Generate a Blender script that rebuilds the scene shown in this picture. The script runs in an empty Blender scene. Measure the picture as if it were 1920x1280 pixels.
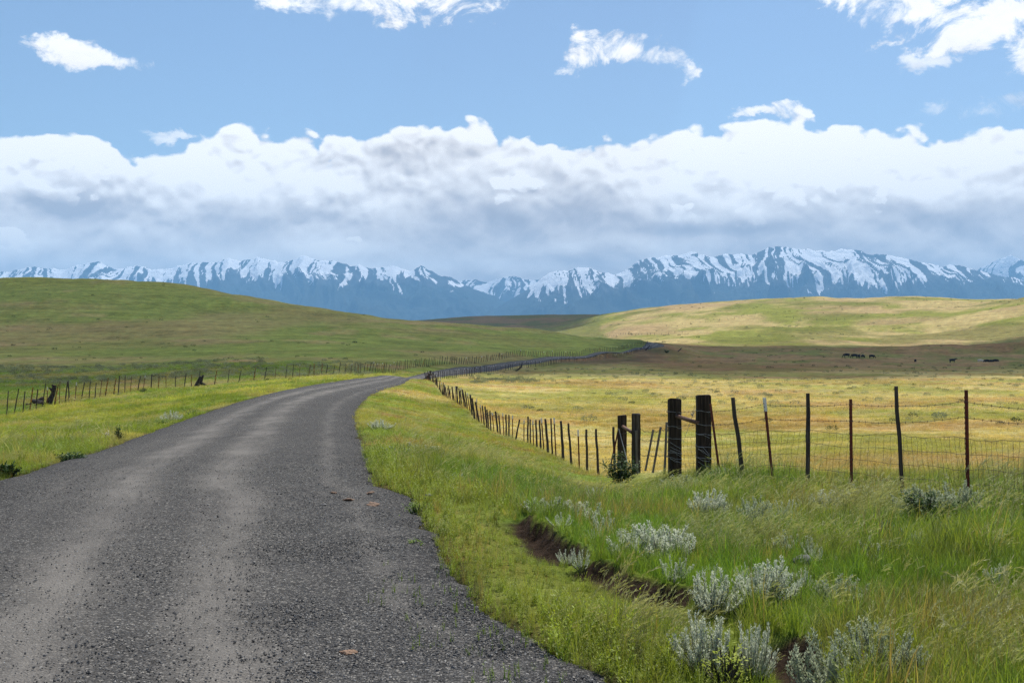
import bpy, bmesh, math, random
import numpy as np
from mathutils import Vector, Matrix

random.seed(7)
rng = np.random.default_rng(11)
R = math.radians
scene = bpy.context.scene
COL = scene.collection
F, CU, CV, H = 2059.0, 960.0, 660.0, 1.75      # focal length and horizon of the view in photo pixels, eye height in metres

# ------------------------------------------------------------------ helpers
def _hash(ix, iy, seed):
    h = (ix.astype(np.int64) * 374761393 + iy.astype(np.int64) * 668265263 + seed * 974634777) & 0xFFFFFFFF
    h = ((h ^ (h >> 13)) * 1274126177) & 0xFFFFFFFF
    h = (h ^ (h >> 16)) & 0xFFFFFFFF
    return h / 4294967295.0

def vnoise(x, y, seed=0):
    x = np.asarray(x, float); y = np.asarray(y, float)
    ix, iy = np.floor(x), np.floor(y)
    fx, fy = x - ix, y - iy
    fx = fx * fx * fx * (fx * (fx * 6 - 15) + 10); fy = fy * fy * fy * (fy * (fy * 6 - 15) + 10)
    a = _hash(ix, iy, seed); b = _hash(ix + 1, iy, seed); c = _hash(ix, iy + 1, seed); d = _hash(ix + 1, iy + 1, seed)
    return (a + (b - a) * fx) * (1 - fy) + (c + (d - c) * fx) * fy

def fbm(x, y, oct=4, seed=0, gain=0.5, lac=2.03):
    s, a, t = 0.0, 1.0, 0.0
    for o in range(oct):
        s = s + a * vnoise(x, y, seed + o * 17); t += a
        a *= gain; x = np.asarray(x) * lac + 3.7; y = np.asarray(y) * lac - 1.9
    return s / t

def ridged(x, y, oct=5, seed=0, gain=0.5):
    s, a, t = 0.0, 1.0, 0.0
    for o in range(oct):
        n = 1 - np.abs(2 * vnoise(x, y, seed + o * 31) - 1)
        s = s + a * n * n; t += a
        a *= gain; x = np.asarray(x) * 2.07 + 1.3; y = np.asarray(y) * 2.07 + 5.1
    return s / t

def sstep(a, b, x):
    t = np.clip((np.asarray(x, float) - a) / (b - a), 0, 1)
    return t * t * (3 - 2 * t)

def tag(o, label=None, cat=None, group=None, kind=None):
    if label: o['label'] = label
    if cat: o['category'] = cat
    if group: o['group'] = group
    if kind: o['kind'] = kind
    return o

def link(o, parent=None):
    COL.objects.link(o)
    if parent is not None: o.parent = parent
    return o

def empty(name, loc=(0, 0, 0), rotz=0.0):
    o = bpy.data.objects.new(name, None); o.location = loc; o.rotation_euler = (0, 0, rotz)
    o.empty_display_size = 0.2
    return link(o)

def grid_mesh(name, V, nr, nc, mat=None, smooth=True):
    """V: (nr*nc,3) vertices row by row -> quads"""
    i = np.arange(nr - 1)[:, None] * nc + np.arange(nc - 1)[None, :]
    Q = np.stack([i, i + 1, i + nc + 1, i + nc], -1).reshape(-1, 4)
    return raw_mesh(name, V, Q, mat, smooth)

def raw_mesh(name, V, Q, mat=None, smooth=True):
    V = np.asarray(V, np.float32); Q = np.asarray(Q, np.int32)
    m = bpy.data.meshes.new(name)
    k = Q.shape[1]
    m.vertices.add(len(V)); m.vertices.foreach_set('co', V.ravel())
    m.loops.add(Q.size); m.loops.foreach_set('vertex_index', Q.ravel())
    m.polygons.add(len(Q)); m.polygons.foreach_set('loop_start', np.arange(len(Q), dtype=np.int32) * k)
    m.polygons.foreach_set('use_smooth', np.full(len(Q), smooth))
    m.update(calc_edges=True); m.validate()
    if mat: m.materials.append(mat)
    return m

def set_attr(m, name, arr, typ='FLOAT', dom='POINT'):
    a = m.attributes.new(name, typ, dom)
    arr = np.asarray(arr, np.float32)
    if typ == 'FLOAT': a.data.foreach_set('value', arr.ravel())
    elif typ == 'FLOAT_COLOR':
        if arr.shape[1] == 3: arr = np.hstack([arr, np.ones((len(arr), 1), np.float32)])
        a.data.foreach_set('color', arr.ravel())
    elif typ == 'FLOAT_VECTOR': a.data.foreach_set('vector', arr.ravel())

class MB:
    """collects tubes, prisms and leaves into one mesh"""
    def __init__(s): s.v = []; s.f = []; s.h = []; s.mi = []; s.cur = 0
    def ring(s, c, ax, r, n, ry=None, phase=0.0, jit=0.0):
        ax = Vector(ax).normalized()
        a = ax.cross(Vector((0, 1, 0)) if abs(ax.y) < .9 else Vector((1, 0, 0))).normalized(); b = ax.cross(a)
        ry = r if ry is None else ry
        st = len(s.v)
        for k in range(n):
            t = 2 * math.pi * k / n + phase
            j = 1 + random.uniform(-jit, jit)
            s.v.append(tuple(Vector(c) + a * (math.cos(t) * r * j) + b * (math.sin(t) * ry * j))); s.h.append(0.0)
        return st
    def tube(s, pts, rad, n=6, cap=True, ry=None, jit=0.0, phase=0.0):
        pts = [Vector(p) for p in pts]
        if not isinstance(rad, (list, tuple)): rad = [rad] * len(pts)
        rs = []
        for i, p in enumerate(pts):
            ax = (pts[min(i + 1, len(pts) - 1)] - pts[max(i - 1, 0)])
            rs.append(s.ring(p, ax, rad[i], n, None if ry is None else ry * rad[i] / max(rad), phase, jit))
        for i in range(len(pts) - 1):
            for k in range(n):
                s.f.append((rs[i] + k, rs[i] + (k + 1) % n, rs[i + 1] + (k + 1) % n, rs[i + 1] + k)); s.mi.append(s.cur)
        if cap:
            s.f.append(tuple(rs[0] + k for k in reversed(range(n)))); s.mi.append(s.cur)
            s.f.append(tuple(rs[-1] + k for k in range(n))); s.mi.append(s.cur)
    def box(s, lo, hi, bev=0.0):
        (x0, y0, z0), (x1, y1, z1) = lo, hi
        b = bev
        prof = [(x0 + b, y0), (x1 - b, y0), (x1, y0 + b), (x1, y1 - b), (x1 - b, y1), (x0 + b, y1), (x0, y1 - b), (x0, y0 + b)] if b else [(x0, y0), (x1, y0), (x1, y1), (x0, y1)]
        n = len(prof); st = len(s.v)
        for z in (z0, z1):
            for p in prof: s.v.append((p[0], p[1], z)); s.h.append(0)
        for k in range(n):
            s.f.append((st + k, st + (k + 1) % n, st + n + (k + 1) % n, st + n + k)); s.mi.append(s.cur)
        s.f.append(tuple(st + k for k in reversed(range(n)))); s.mi.append(s.cur)
        s.f.append(tuple(st + n + k for k in range(n))); s.mi.append(s.cur)
    def blade(s, base, dirx, up_len, lean, width, segs=3, droop=0.0, h0=0.0, h1=1.0):
        """a curved strip: leans along dirx (unit xy)"""
        st = len(s.v)
        side = Vector((-dirx[1], dirx[0], 0))
        p = Vector(base); ang = lean * .35
        L = up_len / segs
        for i in range(segs + 1):
            t = i / segs
            w = width * (1 - t) ** .7 * .5
            hh = h0 + (h1 - h0) * t
            if i < segs:
                s.v.append(tuple(p - side * w)); s.v.append(tuple(p + side * w)); s.h += [hh, hh]
            else:
                s.v.append(tuple(p)); s.h.append(hh)
            a = ang + (lean + droop * t) * t
            p = p + Vector((dirx[0] * math.sin(a), dirx[1] * math.sin(a), math.cos(a))) * L
        for i in range(segs - 1):
            k = st + 2 * i
            s.f.append((k, k + 1, k + 3, k + 2)); s.mi.append(s.cur)
        k = st + 2 * (segs - 1)
        s.f.append((k, k + 1, k + 2)); s.mi.append(s.cur)
    def leaf(s, p, d, n, length, width, h=.7):
        p = Vector(p); d = Vector(d).normalized()
        side = d.cross(Vector(n)).normalized() * width * .5
        st = len(s.v)
        for q in (p, p + d * length * .45 + side, p + d * length, p + d * length * .45 - side):
            s.v.append(tuple(q)); s.h.append(h)
        s.f.append((st, st + 1, st + 2, st + 3)); s.mi.append(s.cur)
    def mesh(s, name, mats, smooth=False):
        m = bpy.data.meshes.new(name)
        m.from_pydata(s.v, [], s.f)
        for mm in (mats if isinstance(mats, (list, tuple)) else [mats]): m.materials.append(mm)
        m.polygons.foreach_set('material_index', np.array(s.mi, np.int32))
        m.polygons.foreach_set('use_smooth', np.full(len(s.f), smooth))
        set_attr(m, 'h', s.h)
        m.update()
        return m
    def build(s, name, mats, parent=None, smooth=False):
        return link(bpy.data.objects.new(name, s.mesh(name, mats, smooth)), parent)

# ------------------------------------------------------------------ node helper
class NT:
    def __init__(s, tree): s.t = tree; s.n = tree.nodes; s.l = tree.links
    def new(s, typ, **kw):
        n = s.n.new(typ)
        for k, v in kw.items(): setattr(n, k, v)
        return n
    def put(s, sock, v):
        if v is None: return
        if hasattr(v, 'is_output') or isinstance(v, bpy.types.NodeSocket): s.l.new(v, sock)
        else: sock.default_value = v
    def m(s, op, a, b=None, c=None, clamp=False):
        n = s.n.new('ShaderNodeMath'); n.operation = op; n.use_clamp = clamp
        for i, x in enumerate((a, b, c)): s.put(n.inputs[i], x) if x is not None else None
        return n.outputs[0]
    def add(s, a, b): return s.m('ADD', a, b)
    def sub(s, a, b): return s.m('SUBTRACT', a, b)
    def mul(s, a, b): return s.m('MULTIPLY', a, b)
    def mr(s, x, a, b, c=0.0, d=1.0, smooth=True):
        n = s.n.new('ShaderNodeMapRange'); n.interpolation_type = 'SMOOTHSTEP' if smooth else 'LINEAR'
        for i, q in enumerate((x, a, b, c, d)): s.put(n.inputs[i], q)
        return n.outputs[0]
    def noise(s, vec, scale, detail=4, rough=.5, dist=0.0, dim='3D', color=False):
        n = s.n.new('ShaderNodeTexNoise'); n.noise_dimensions = dim
        s.put(n.inputs['Vector'], vec); n.inputs['Scale'].default_value = scale; n.inputs['Detail'].default_value = detail
        n.inputs['Roughness'].default_value = rough; n.inputs['Distortion'].default_value = dist
        return n.outputs['Color' if color else 'Fac']
    def mixc(s, f, a, b, mode='MIX'):
        n = s.n.new('ShaderNodeMix'); n.data_type = 'RGBA'; n.blend_type = mode
        s.put(n.inputs[0], f)
        for i, x in ((6, a), (7, b)):
            if isinstance(x, tuple) and len(x) == 3: x = x + (1,)
            s.put(n.inputs[i], x)
        return n.outputs[2]
    def ramp(s, f, stops, interp='LINEAR'):
        n = s.n.new('ShaderNodeValToRGB'); n.color_ramp.interpolation = interp
        e = n.color_ramp.elements
        while len(e) < len(stops): e.new(.5)
        for i, (p, c) in enumerate(stops): e[i].position = p; e[i].color = c if len(c) == 4 else c + (1,)
        s.put(n.inputs[0], f)
        return n.outputs[0]
    def attr(s, name, typ='GEOMETRY', out='Color'):
        n = s.n.new('ShaderNodeAttribute'); n.attribute_type = typ; n.attribute_name = name
        return n.outputs[out]
    def bump(s, hgt, strength=.5, dist=.02, normal=None):
        n = s.n.new('ShaderNodeBump'); n.inputs['Strength'].default_value = strength; n.inputs['Distance'].default_value = dist
        s.put(n.inputs['Height'], hgt); s.put(n.inputs['Normal'], normal)
        return n.outputs[0]

def material(name):
    m = bpy.data.materials.new(name); m.use_nodes = True
    t = NT(m.node_tree); t.n.clear()
    t.out = t.new('ShaderNodeOutputMaterial')
    return m, t

def principled(t, color, rough=.9, normal=None, spec=.2, metal=0.0):
    b = t.new('ShaderNodeBsdfPrincipled')
    t.put(b.inputs['Base Color'], color if not (isinstance(color, tuple) and len(color) == 3) else color + (1,))
    t.put(b.inputs['Roughness'], rough); t.put(b.inputs['Normal'], normal)
    b.inputs['Specular IOR Level'].default_value = spec; t.put(b.inputs['Metallic'], metal)
    t.l.new(b.outputs[0], t.out.inputs[0])
    return b

def objco(t, scale=None):
    n = t.new('ShaderNodeTexCoord')
    if scale is None: return n.outputs['Object']
    mp = t.new('ShaderNodeMapping'); t.l.new(n.outputs['Object'], mp.inputs[0]); mp.inputs['Scale'].default_value = scale
    return mp.outputs[0]

# ------------------------------------------------------------------ terrain surface
# control points (photo column, forward distance m, photo row): the height follows from the row
def zv(d, v): return H - (v - CV) * d / F
CP = []
def cp(u, d, v): CP.append((u, d, zv(d, v)))
def cz(u, d, z): CP.append((u, d, z))
for u in (-900, -300, 300, 800, 1300, 1900, 2600):
    for d in (4, 6, 8.5): cz(u, d, 0.0)
for u in (-300, 100, 400, 700): cz(u, 12, 0.0)
# road bed
for u, d, z in ((350, 15, -.04), (430, 22, -.12), (500, 32, -.28), (560, 45, -.43), (600, 60, -.5), (640, 80, -.62), (690, 100, -.8),
                (740, 124, -1.0)):
    cz(u, d, z)
for u, d, v in ((800, 168, 704), (840, 192, 696.5), (900, 226, 689.5), (1000, 272, 678.5), (1100, 332, 667), (1160, 370, 659), (1205, 400, 652.5),
                (820, 154, 711.5), (862, 174, 706.5), (907, 200, 699.5), (975, 234, 690), (1050, 276, 680), (1125, 322, 669), (1190, 370, 660), (1222, 396, 654),
                (600, 132, 706), (675, 146, 702), (760, 182, 692), (840, 217, 682), (975, 277, 667), (1100, 342, 656), (1190, 396, 648.5)): cp(u, d, v)
# right verge, near fence and the field behind it
for u, d, z in ((2500, 11, .05), (1920, 12.2, -.12), (1812, 13, -.16), (1515, 15.9, -.28), (1320, 18.6, -.42), (1265, 19.5, -.5), (1178, 26.5, -1.2), (1100, 30, -1.55),
                (1040, 35, -1.6), (950, 47, -1.9), (894, 57, -2.0), (836, 103, -2.6), (800, 150, -2.1),
                (900, 25, -.5), (780, 30, -.4), (760, 45, -1.0), (800, 70, -1.5), (1000, 18, -.35), (1000, 12, 0), (1400, 12, -.08), (1250, 15, -.26), (1150, 13, -.12), (1150, 17, -.5), (1150, 21, -.85), (1050, 23, -.85), (1220, 20, -.62),
                (1500, 30, -1.15), (1900, 30, -1.1), (2500, 30, -1.1), (1500, 60, -2.2), (1900, 60, -2.1), (2500, 60, -2.1), (1200, 60, -2.3), (1050, 90, -2.6), (1500, 120, -2.8), (1900, 120, -2.7), (2500, 120, -2.7),
                (1100, 160, -2.6), (1300, 220, -2.3), (1600, 220, -2.3), (1900, 220, -2.2), (2500, 220, -2.2), (1250, 300, -1.3), (1100, 240, -1.8), (1600, 385, -.8), (1800, 400, -.8), (2500, 400, 0), (1330, 430, .6), (1400, 300, -1.6)):
    cz(u, d, z)
# left verge, left fence and field
for u, d, z in ((0, 22, -.35), (0, 35, -1.1), (200, 35, -.9), (350, 50, -1.1), (31, 66, -1.97), (-300, 50, -1.9), (-300, 30, -1.0), (-900, 40, -1.5), (290, 103, -1.85), (450, 100, -1.4), 
                (0, 110, -2.3), (-500, 110, -2.3), (-900, 110, -2.3), (300, 130, -1.7)):
    cz(u, d, z)
# left hill
for u, rows in {-900: ((160, 703), (220, 676), (300, 640), (400, 590), (500, 545), (560, 540), (750, 570)),
                -300: ((160, 703), (220, 674), (300, 636), (400, 580), (500, 527), (560, 530), (750, 562)),
                0: ((160, 703), (220, 673), (300, 634), (400, 575), (490, 524), (515, 521), (570, 527), (750, 560)),
                200: ((165, 700), (230, 667), (310, 629), (410, 571), (485, 528), (510, 525), (570, 532), (750, 562)),
                300: ((170, 690), (230, 665), (320, 622), (420, 571), (490, 534), (510, 531), (570, 538), (750, 570)),
                450: ((180, 678), (240, 657), (320, 624), (410, 582), (470, 557), (490, 555), (560, 562), (700, 590)),
                600: ((165, 688), (215, 667), (300, 636), (390, 604), (450, 584), (470, 582), (540, 588), (700, 612)),
                800: ((240, 667), (290, 651), (350, 630), (410, 607), (432, 603), (490, 608), (650, 627)),
                1000: ((330, 655), (370, 644), (412, 628), (435, 622), (490, 627), (600, 642)),
                1120: ((385, 648), (415, 641), (450, 633.5), (490, 637), (560, 646)),
                1215: ((418, 644), (436, 641), (455, 641.5), (500, 646))}.items():
    for d, v in rows: cp(u, d, v)
# right hill, and the hill far behind
for u, rows in {1130: ((700, 646), (900, 628), (1100, 603), (1300, 588), (1500, 592)),
                1020: ((700, 652), (900, 640), (1100, 624), (1250, 620), (1500, 612)),
                1200: ((560, 650), (700, 636), (900, 612), (1150, 583), (1250, 580), (1500, 592)),
                1300: ((500, 650), (560, 645), (700, 628), (900, 600), (1120, 572), (1200, 570), (1600, 592)),
                1400: ((560, 646), (700, 627), (900, 595), (1120, 566), (1200, 564), (1600, 585)),
                1500: ((500, 653), (560, 647), (700, 625), (900, 590), (1120, 561), (1200, 559), (1700, 582)),
                1700: ((500, 654), (560, 648), (700, 622), (900, 585), (1100, 560), (1180, 557), (1300, 561), (1700, 580)),
                1850: ((530, 647), (660, 616), (820, 580), (1000, 563), (1080, 561), (1200, 565), (1600, 582)),
                1930: ((520, 645), (640, 610), (760, 575), (860, 557), (950, 560), (1200, 570), (1600, 582)),
                2500: ((520, 645), (640, 600), (760, 555), (860, 535), (1000, 545), (1500, 580)),
                780: ((1300, 625), (1700, 608), (2000, 601), (2200, 602), (2800, 615), (3600, 628)),
                870: ((900, 640), (1300, 622), (1700, 604), (2000, 594), (2200, 596), (2800, 612), (3600, 628)),
                970: ((900, 642), (1300, 620), (1700, 602), (2000, 591), (2200, 593), (2800, 610), (3600, 628)),
                1100: ((1700, 597), (2000, 589), (2200, 592), (2800, 608), (3600, 628)),
                600: ((1000, 628), (1500, 620), (2000, 606), (2300, 608), (3600, 630)),
                200: ((1100, 600), (2000, 610), (3600, 630)), -900: ((1100, 600), (2000, 612), (3600, 632)),
                1400.5: ((2200, 600), (3600, 628)), 2000: ((2400, 600), (3600, 628)), 2600: ((2400, 600), (3600, 628))}.items():
    for d, v in rows: cp(u, d, v)

CPA = np.array(CP)
def _feat(u, d): return np.stack([np.asarray(u, float) / 330.0, np.log(np.maximum(d, 2.5)) * 2.2], -1)
_P = _feat(CPA[:, 0], CPA[:, 1]); _q = CPA[:, 2] / CPA[:, 1] * F
def _tps(r2): return 0.5 * r2 * np.log(r2 + 1e-9)
_n = len(_P)
_A = np.zeros((_n + 3, _n + 3))
_A[:_n, :_n] = _tps(((_P[:, None] - _P[None]) ** 2).sum(-1)) + np.eye(_n) * 6e-4
_A[:_n, _n] = 1; _A[:_n, _n + 1:] = _P; _A[_n, :_n] = 1; _A[_n + 1:, :_n] = _P.T
_W = np.linalg.solve(_A, np.concatenate([_q, np.zeros(3)]))

def base_z(x, y):
    """smooth terrain height"""
    x = np.atleast_1d(np.asarray(x, float)); y = np.atleast_1d(np.asarray(y, float))
    d = np.maximum(y, 3.0)
    u = np.clip(CU + F * x / d, -1300, 3000)
    out = np.empty(x.shape)
    P = _feat(u, d).reshape(-1, 2); o = out.reshape(-1)
    for k in range(0, len(P), 20000):
        p = P[k:k + 20000]
        r2 = ((p[:, None, 0] - _P[None, :, 0]) ** 2 + (p[:, None, 1] - _P[None, :, 1]) ** 2)
        o[k:k + 20000] = _tps(r2) @ _W[:_n] + _W[_n] + p @ _W[_n + 1:]
    z = out * d / F
    return z * sstep(4.0, 9.0, y)

def project(u, v, dmin=4.0, dmax=3000.0):
    """first point of the smooth terrain seen at a photo pixel"""
    d = np.exp(np.linspace(math.log(dmin), math.log(dmax), 900))
    z = base_z((u - CU) / F * d, d)
    vv = CV - F * (z - H) / d
    k = np.nonzero(vv <= v)[0]
    if len(k) == 0 or k[0] == 0:
        i = int(np.argmin(np.abs(vv - v))); dd = d[i]
    else:
        i = k[0]; t = (vv[i - 1] - v) / (vv[i - 1] - vv[i]); dd = d[i - 1] + (d[i] - d[i - 1]) * t
    x = (u - CU) / F * dd
    return Vector((x, dd, float(base_z(x, dd)[0])))

def at(u, d, z=None):
    x = (u - CU) / F * d
    return Vector((x, d, float(base_z(x, d)[0]) if z is None else z))

def pix(p):
    return CU + F * p[0] / p[1], CV - F * (p[2] - H) / p[1]

# ------------------------------------------------------------------ road rails
LE = [(0.6, -14), (-3.75, 3), (-4.55, 6), (-5.7, 10)]
LE += [tuple(project(u, v)[:2]) for u, v in ((0, 898), (100, 868), (200, 838), (260, 817), (330, 792), (400, 768), (470, 747), (540, 730), (600, 719), (660, 710), (712, 704), (806, 696.5), (900, 685.5), (975, 676), (1050, 667.5), (1125, 659.5), (1200, 651))]
RE = [(5.8, -14), (1.35, 3)]
RE += [tuple(project(u, v)[:2]) for u, v in ((1170, 1282), (1080, 1235), (1000, 1190), (930, 1148), (880, 1098), (842, 1045), (826, 1005), (802, 975), (796, 950), (790, 934), (758, 922), (718, 912), (703, 888), (694, 862), (684, 835), (674, 808), (668, 785), (672, 765), (690, 745), (720, 731), (750, 722), (800, 712), (862, 702), (975, 685), (1050, 673.5), (1125, 664), (1200, 654.5))]
# the road goes on over the rise and swings left behind the hill
LE += [(52, 424), (52, 445), (44, 470), (22, 495), (-20, 510)]
RE += [(58, 418), (60, 447), (51, 476), (26, 503), (-18, 520)]
def catmull(P, n=10):
    P = np.array(P, float); Q = np.vstack([2 * P[0] - P[1], P, 2 * P[-1] - P[-2]]); out = []
    for i in range(1, len(Q) - 2):
        p0, p1, p2, p3 = Q[i - 1], Q[i], Q[i + 1], Q[i + 2]
        l1, l2, l3 = [max(np.linalg.norm(b - a), 1e-6) ** .5 for a, b in ((p0, p1), (p1, p2), (p2, p3))]
        t0, t1 = 0, l1; t2 = t1 + l2; t3 = t2 + l3
        for t in np.linspace(t1, t2, n, endpoint=False):
            A1 = (t1 - t) / (t1 - t0) * p0 + (t - t0) / (t1 - t0) * p1
            A2 = (t2 - t) / (t2 - t1) * p1 + (t - t1) / (t2 - t1) * p2
            A3 = (t3 - t) / (t3 - t2) * p2 + (t - t2) / (t3 - t2) * p3
            B1 = (t2 - t) / (t2 - t0) * A1 + (t - t0) / (t2 - t0) * A2
            B2 = (t3 - t) / (t3 - t1) * A2 + (t - t1) / (t3 - t1) * A3
            out.append((t2 - t) / (t2 - t1) * B1 + (t - t1) / (t2 - t1) * B2)
    out.append(P[-1]); return np.array(out)
LD, RD = catmull(LE), catmull(RE)
def pair(Lp, Rp):
    """matching stations on the two rails, always moving on"""
    S = [0]; D = [0]; i = j = 0
    while i < len(Lp) - 1 or j < len(Rp) - 1:
        a = np.linalg.norm(Lp[min(i + 1, len(Lp) - 1)] - Rp[j]) if i < len(Lp) - 1 else 1e9
        b = np.linalg.norm(Lp[i] - Rp[min(j + 1, len(Rp) - 1)]) if j < len(Rp) - 1 else 1e9
        if a < b: i += 1
        else: j += 1
        S.append(i); D.append(j)
    return Lp[S], Rp[D]
LS, RS = pair(LD, RD)
ROADPOLY = np.vstack([LD, RD[::-1]])
def inside_poly(x, y, P):
    x = np.asarray(x); y = np.asarray(y); c = np.zeros(x.shape, bool); j = len(P) - 1
    for i in range(len(P)):
        xi, yi = P[i]; xj, yj = P[j]
        if yi != yj:
            c ^= ((yi > y) != (yj > y)) & (x < (xj - xi) * (y - yi) / (yj - yi) + xi)
        j = i
    return c
def polydist(x, y, P, closed=False):
    x = np.asarray(x, float); y = np.asarray(y, float); best = np.full(x.shape, 1e9); side = np.zeros(x.shape); along = np.zeros(x.shape); acc = 0.0
    n = len(P) - (0 if closed else 1)
    for i in range(n):
        a = P[i]; b = P[(i + 1) % len(P)]; e = (b[0] - a[0], b[1] - a[1]); L2 = e[0] ** 2 + e[1] ** 2 + 1e-12
        t = np.clip(((x - a[0]) * e[0] + (y - a[1]) * e[1]) / L2, 0, 1)
        dx = x - a[0] - t * e[0]; dy = y - a[1] - t * e[1]; dd = np.hypot(dx, dy)
        m = dd < best
        best = np.where(m, dd, best); side = np.where(m, e[0] * (y - a[1]) - e[1] * (x - a[0]), side); along = np.where(m, acc + t * math.sqrt(L2), along)
        acc += math.sqrt(L2)
    return best, np.sign(side), along
def road_sd(x, y):
    """signed distance to the road edge, negative on the road"""
    dist = np.minimum(polydist(x, y, LD)[0], polydist(x, y, RD)[0])
    return np.where(inside_poly(x, y, ROADPOLY), -dist, dist)

# eroded gully in the right verge
GUL = np.array([tuple(project(u, v)[:2]) for u, v in ((940, 955), (985, 985), (1030, 1018), (1075, 1058), (1130, 1082), (1190, 1112), (1250, 1122), (1310, 1143), (1380, 1170), (1440, 1202), (1475, 1232), (1500, 1290), (1505, 1400))])
GUL = catmull(GUL, 6)
_gl = np.concatenate([[0], np.cumsum(np.hypot(*(GUL[1:] - GUL[:-1]).T))])
def gully(x, y):
    """(depth offset, bare soil 0..1)"""
    d, s, al = polydist(x, y, GUL)
    d = -d * s + (fbm(x * 3, y * 3, 3, 91) - .5) * .28          # s>0: left bank (towards the road)
    L = _gl[-1]
    px = np.stack([GUL[:, 0], GUL[:, 1]])
    q = al / L
    amp = sstep(0, .08, q) * (1 - .3 * sstep(.42, .5, q) * (1 - sstep(.62, .68, q))) * sstep(1.01, .97, q)
    amp = amp * (.38 + .62 * np.maximum(np.maximum(sstep(.08, .13, q) * sstep(.40, .36, q), sstep(.43, .46, q) * sstep(.64, .60, q)), sstep(.74, .79, q)))
    prof = np.where(d > 0, -.12 * sstep(.75, .08, d), -.12 * sstep(-.20, 0.0, d) + .07 * sstep(-.9, -.22, d) * sstep(-.02, -.2, d)) + (fbm(x * 9, y * 9, 3, 92) - .5) * .06 * sstep(.4, 0, np.abs(d))
    soil = sstep(.16, .03, d) * sstep(-.22, -.14, d) * sstep(.36, .6, amp)
    return prof * amp, soil

MOUND = project(1672, 908)
def terrain_z(x, y):
    z = base_z(x, y)
    x = np.asarray(x, float); y = np.asarray(y, float)
    sd = road_sd(x, y)
    off = sstep(0.0, 1.6, sd)
    d = np.maximum(y, 3)
    micro = (fbm(x * .9, y * .9, 3, 5) - .5) * .16 + (fbm(x * .12, y * .12, 3, 6) - .5) * .5 * sstep(15, 60, d)
    micro += (fbm(x * .018, y * .018, 4, 8) - .5) * 6.0 * sstep(220, 420, d) * (1 - .8 * sstep(1700, 2100, d))
    micro += (ridged(x * .006, y * .0075, 3, 18) - .5) * 5.0 * sstep(420, 800, d) * sstep(1150, 950, d)
    z = z + micro * off
    near = (y > 3.5) & (y < 20) & (x > -2) & (x < 9)
    if near.any():
        g, s = gully(x[near], y[near]); z[near] += g
    z += .10 * np.exp(-((x - MOUND.x) ** 2 + (y - MOUND.y) ** 2) / .22)
    z -= .10 * sstep(.05, -.25, sd)                         # the road sheet lies above this bed
    return z, sd

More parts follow.
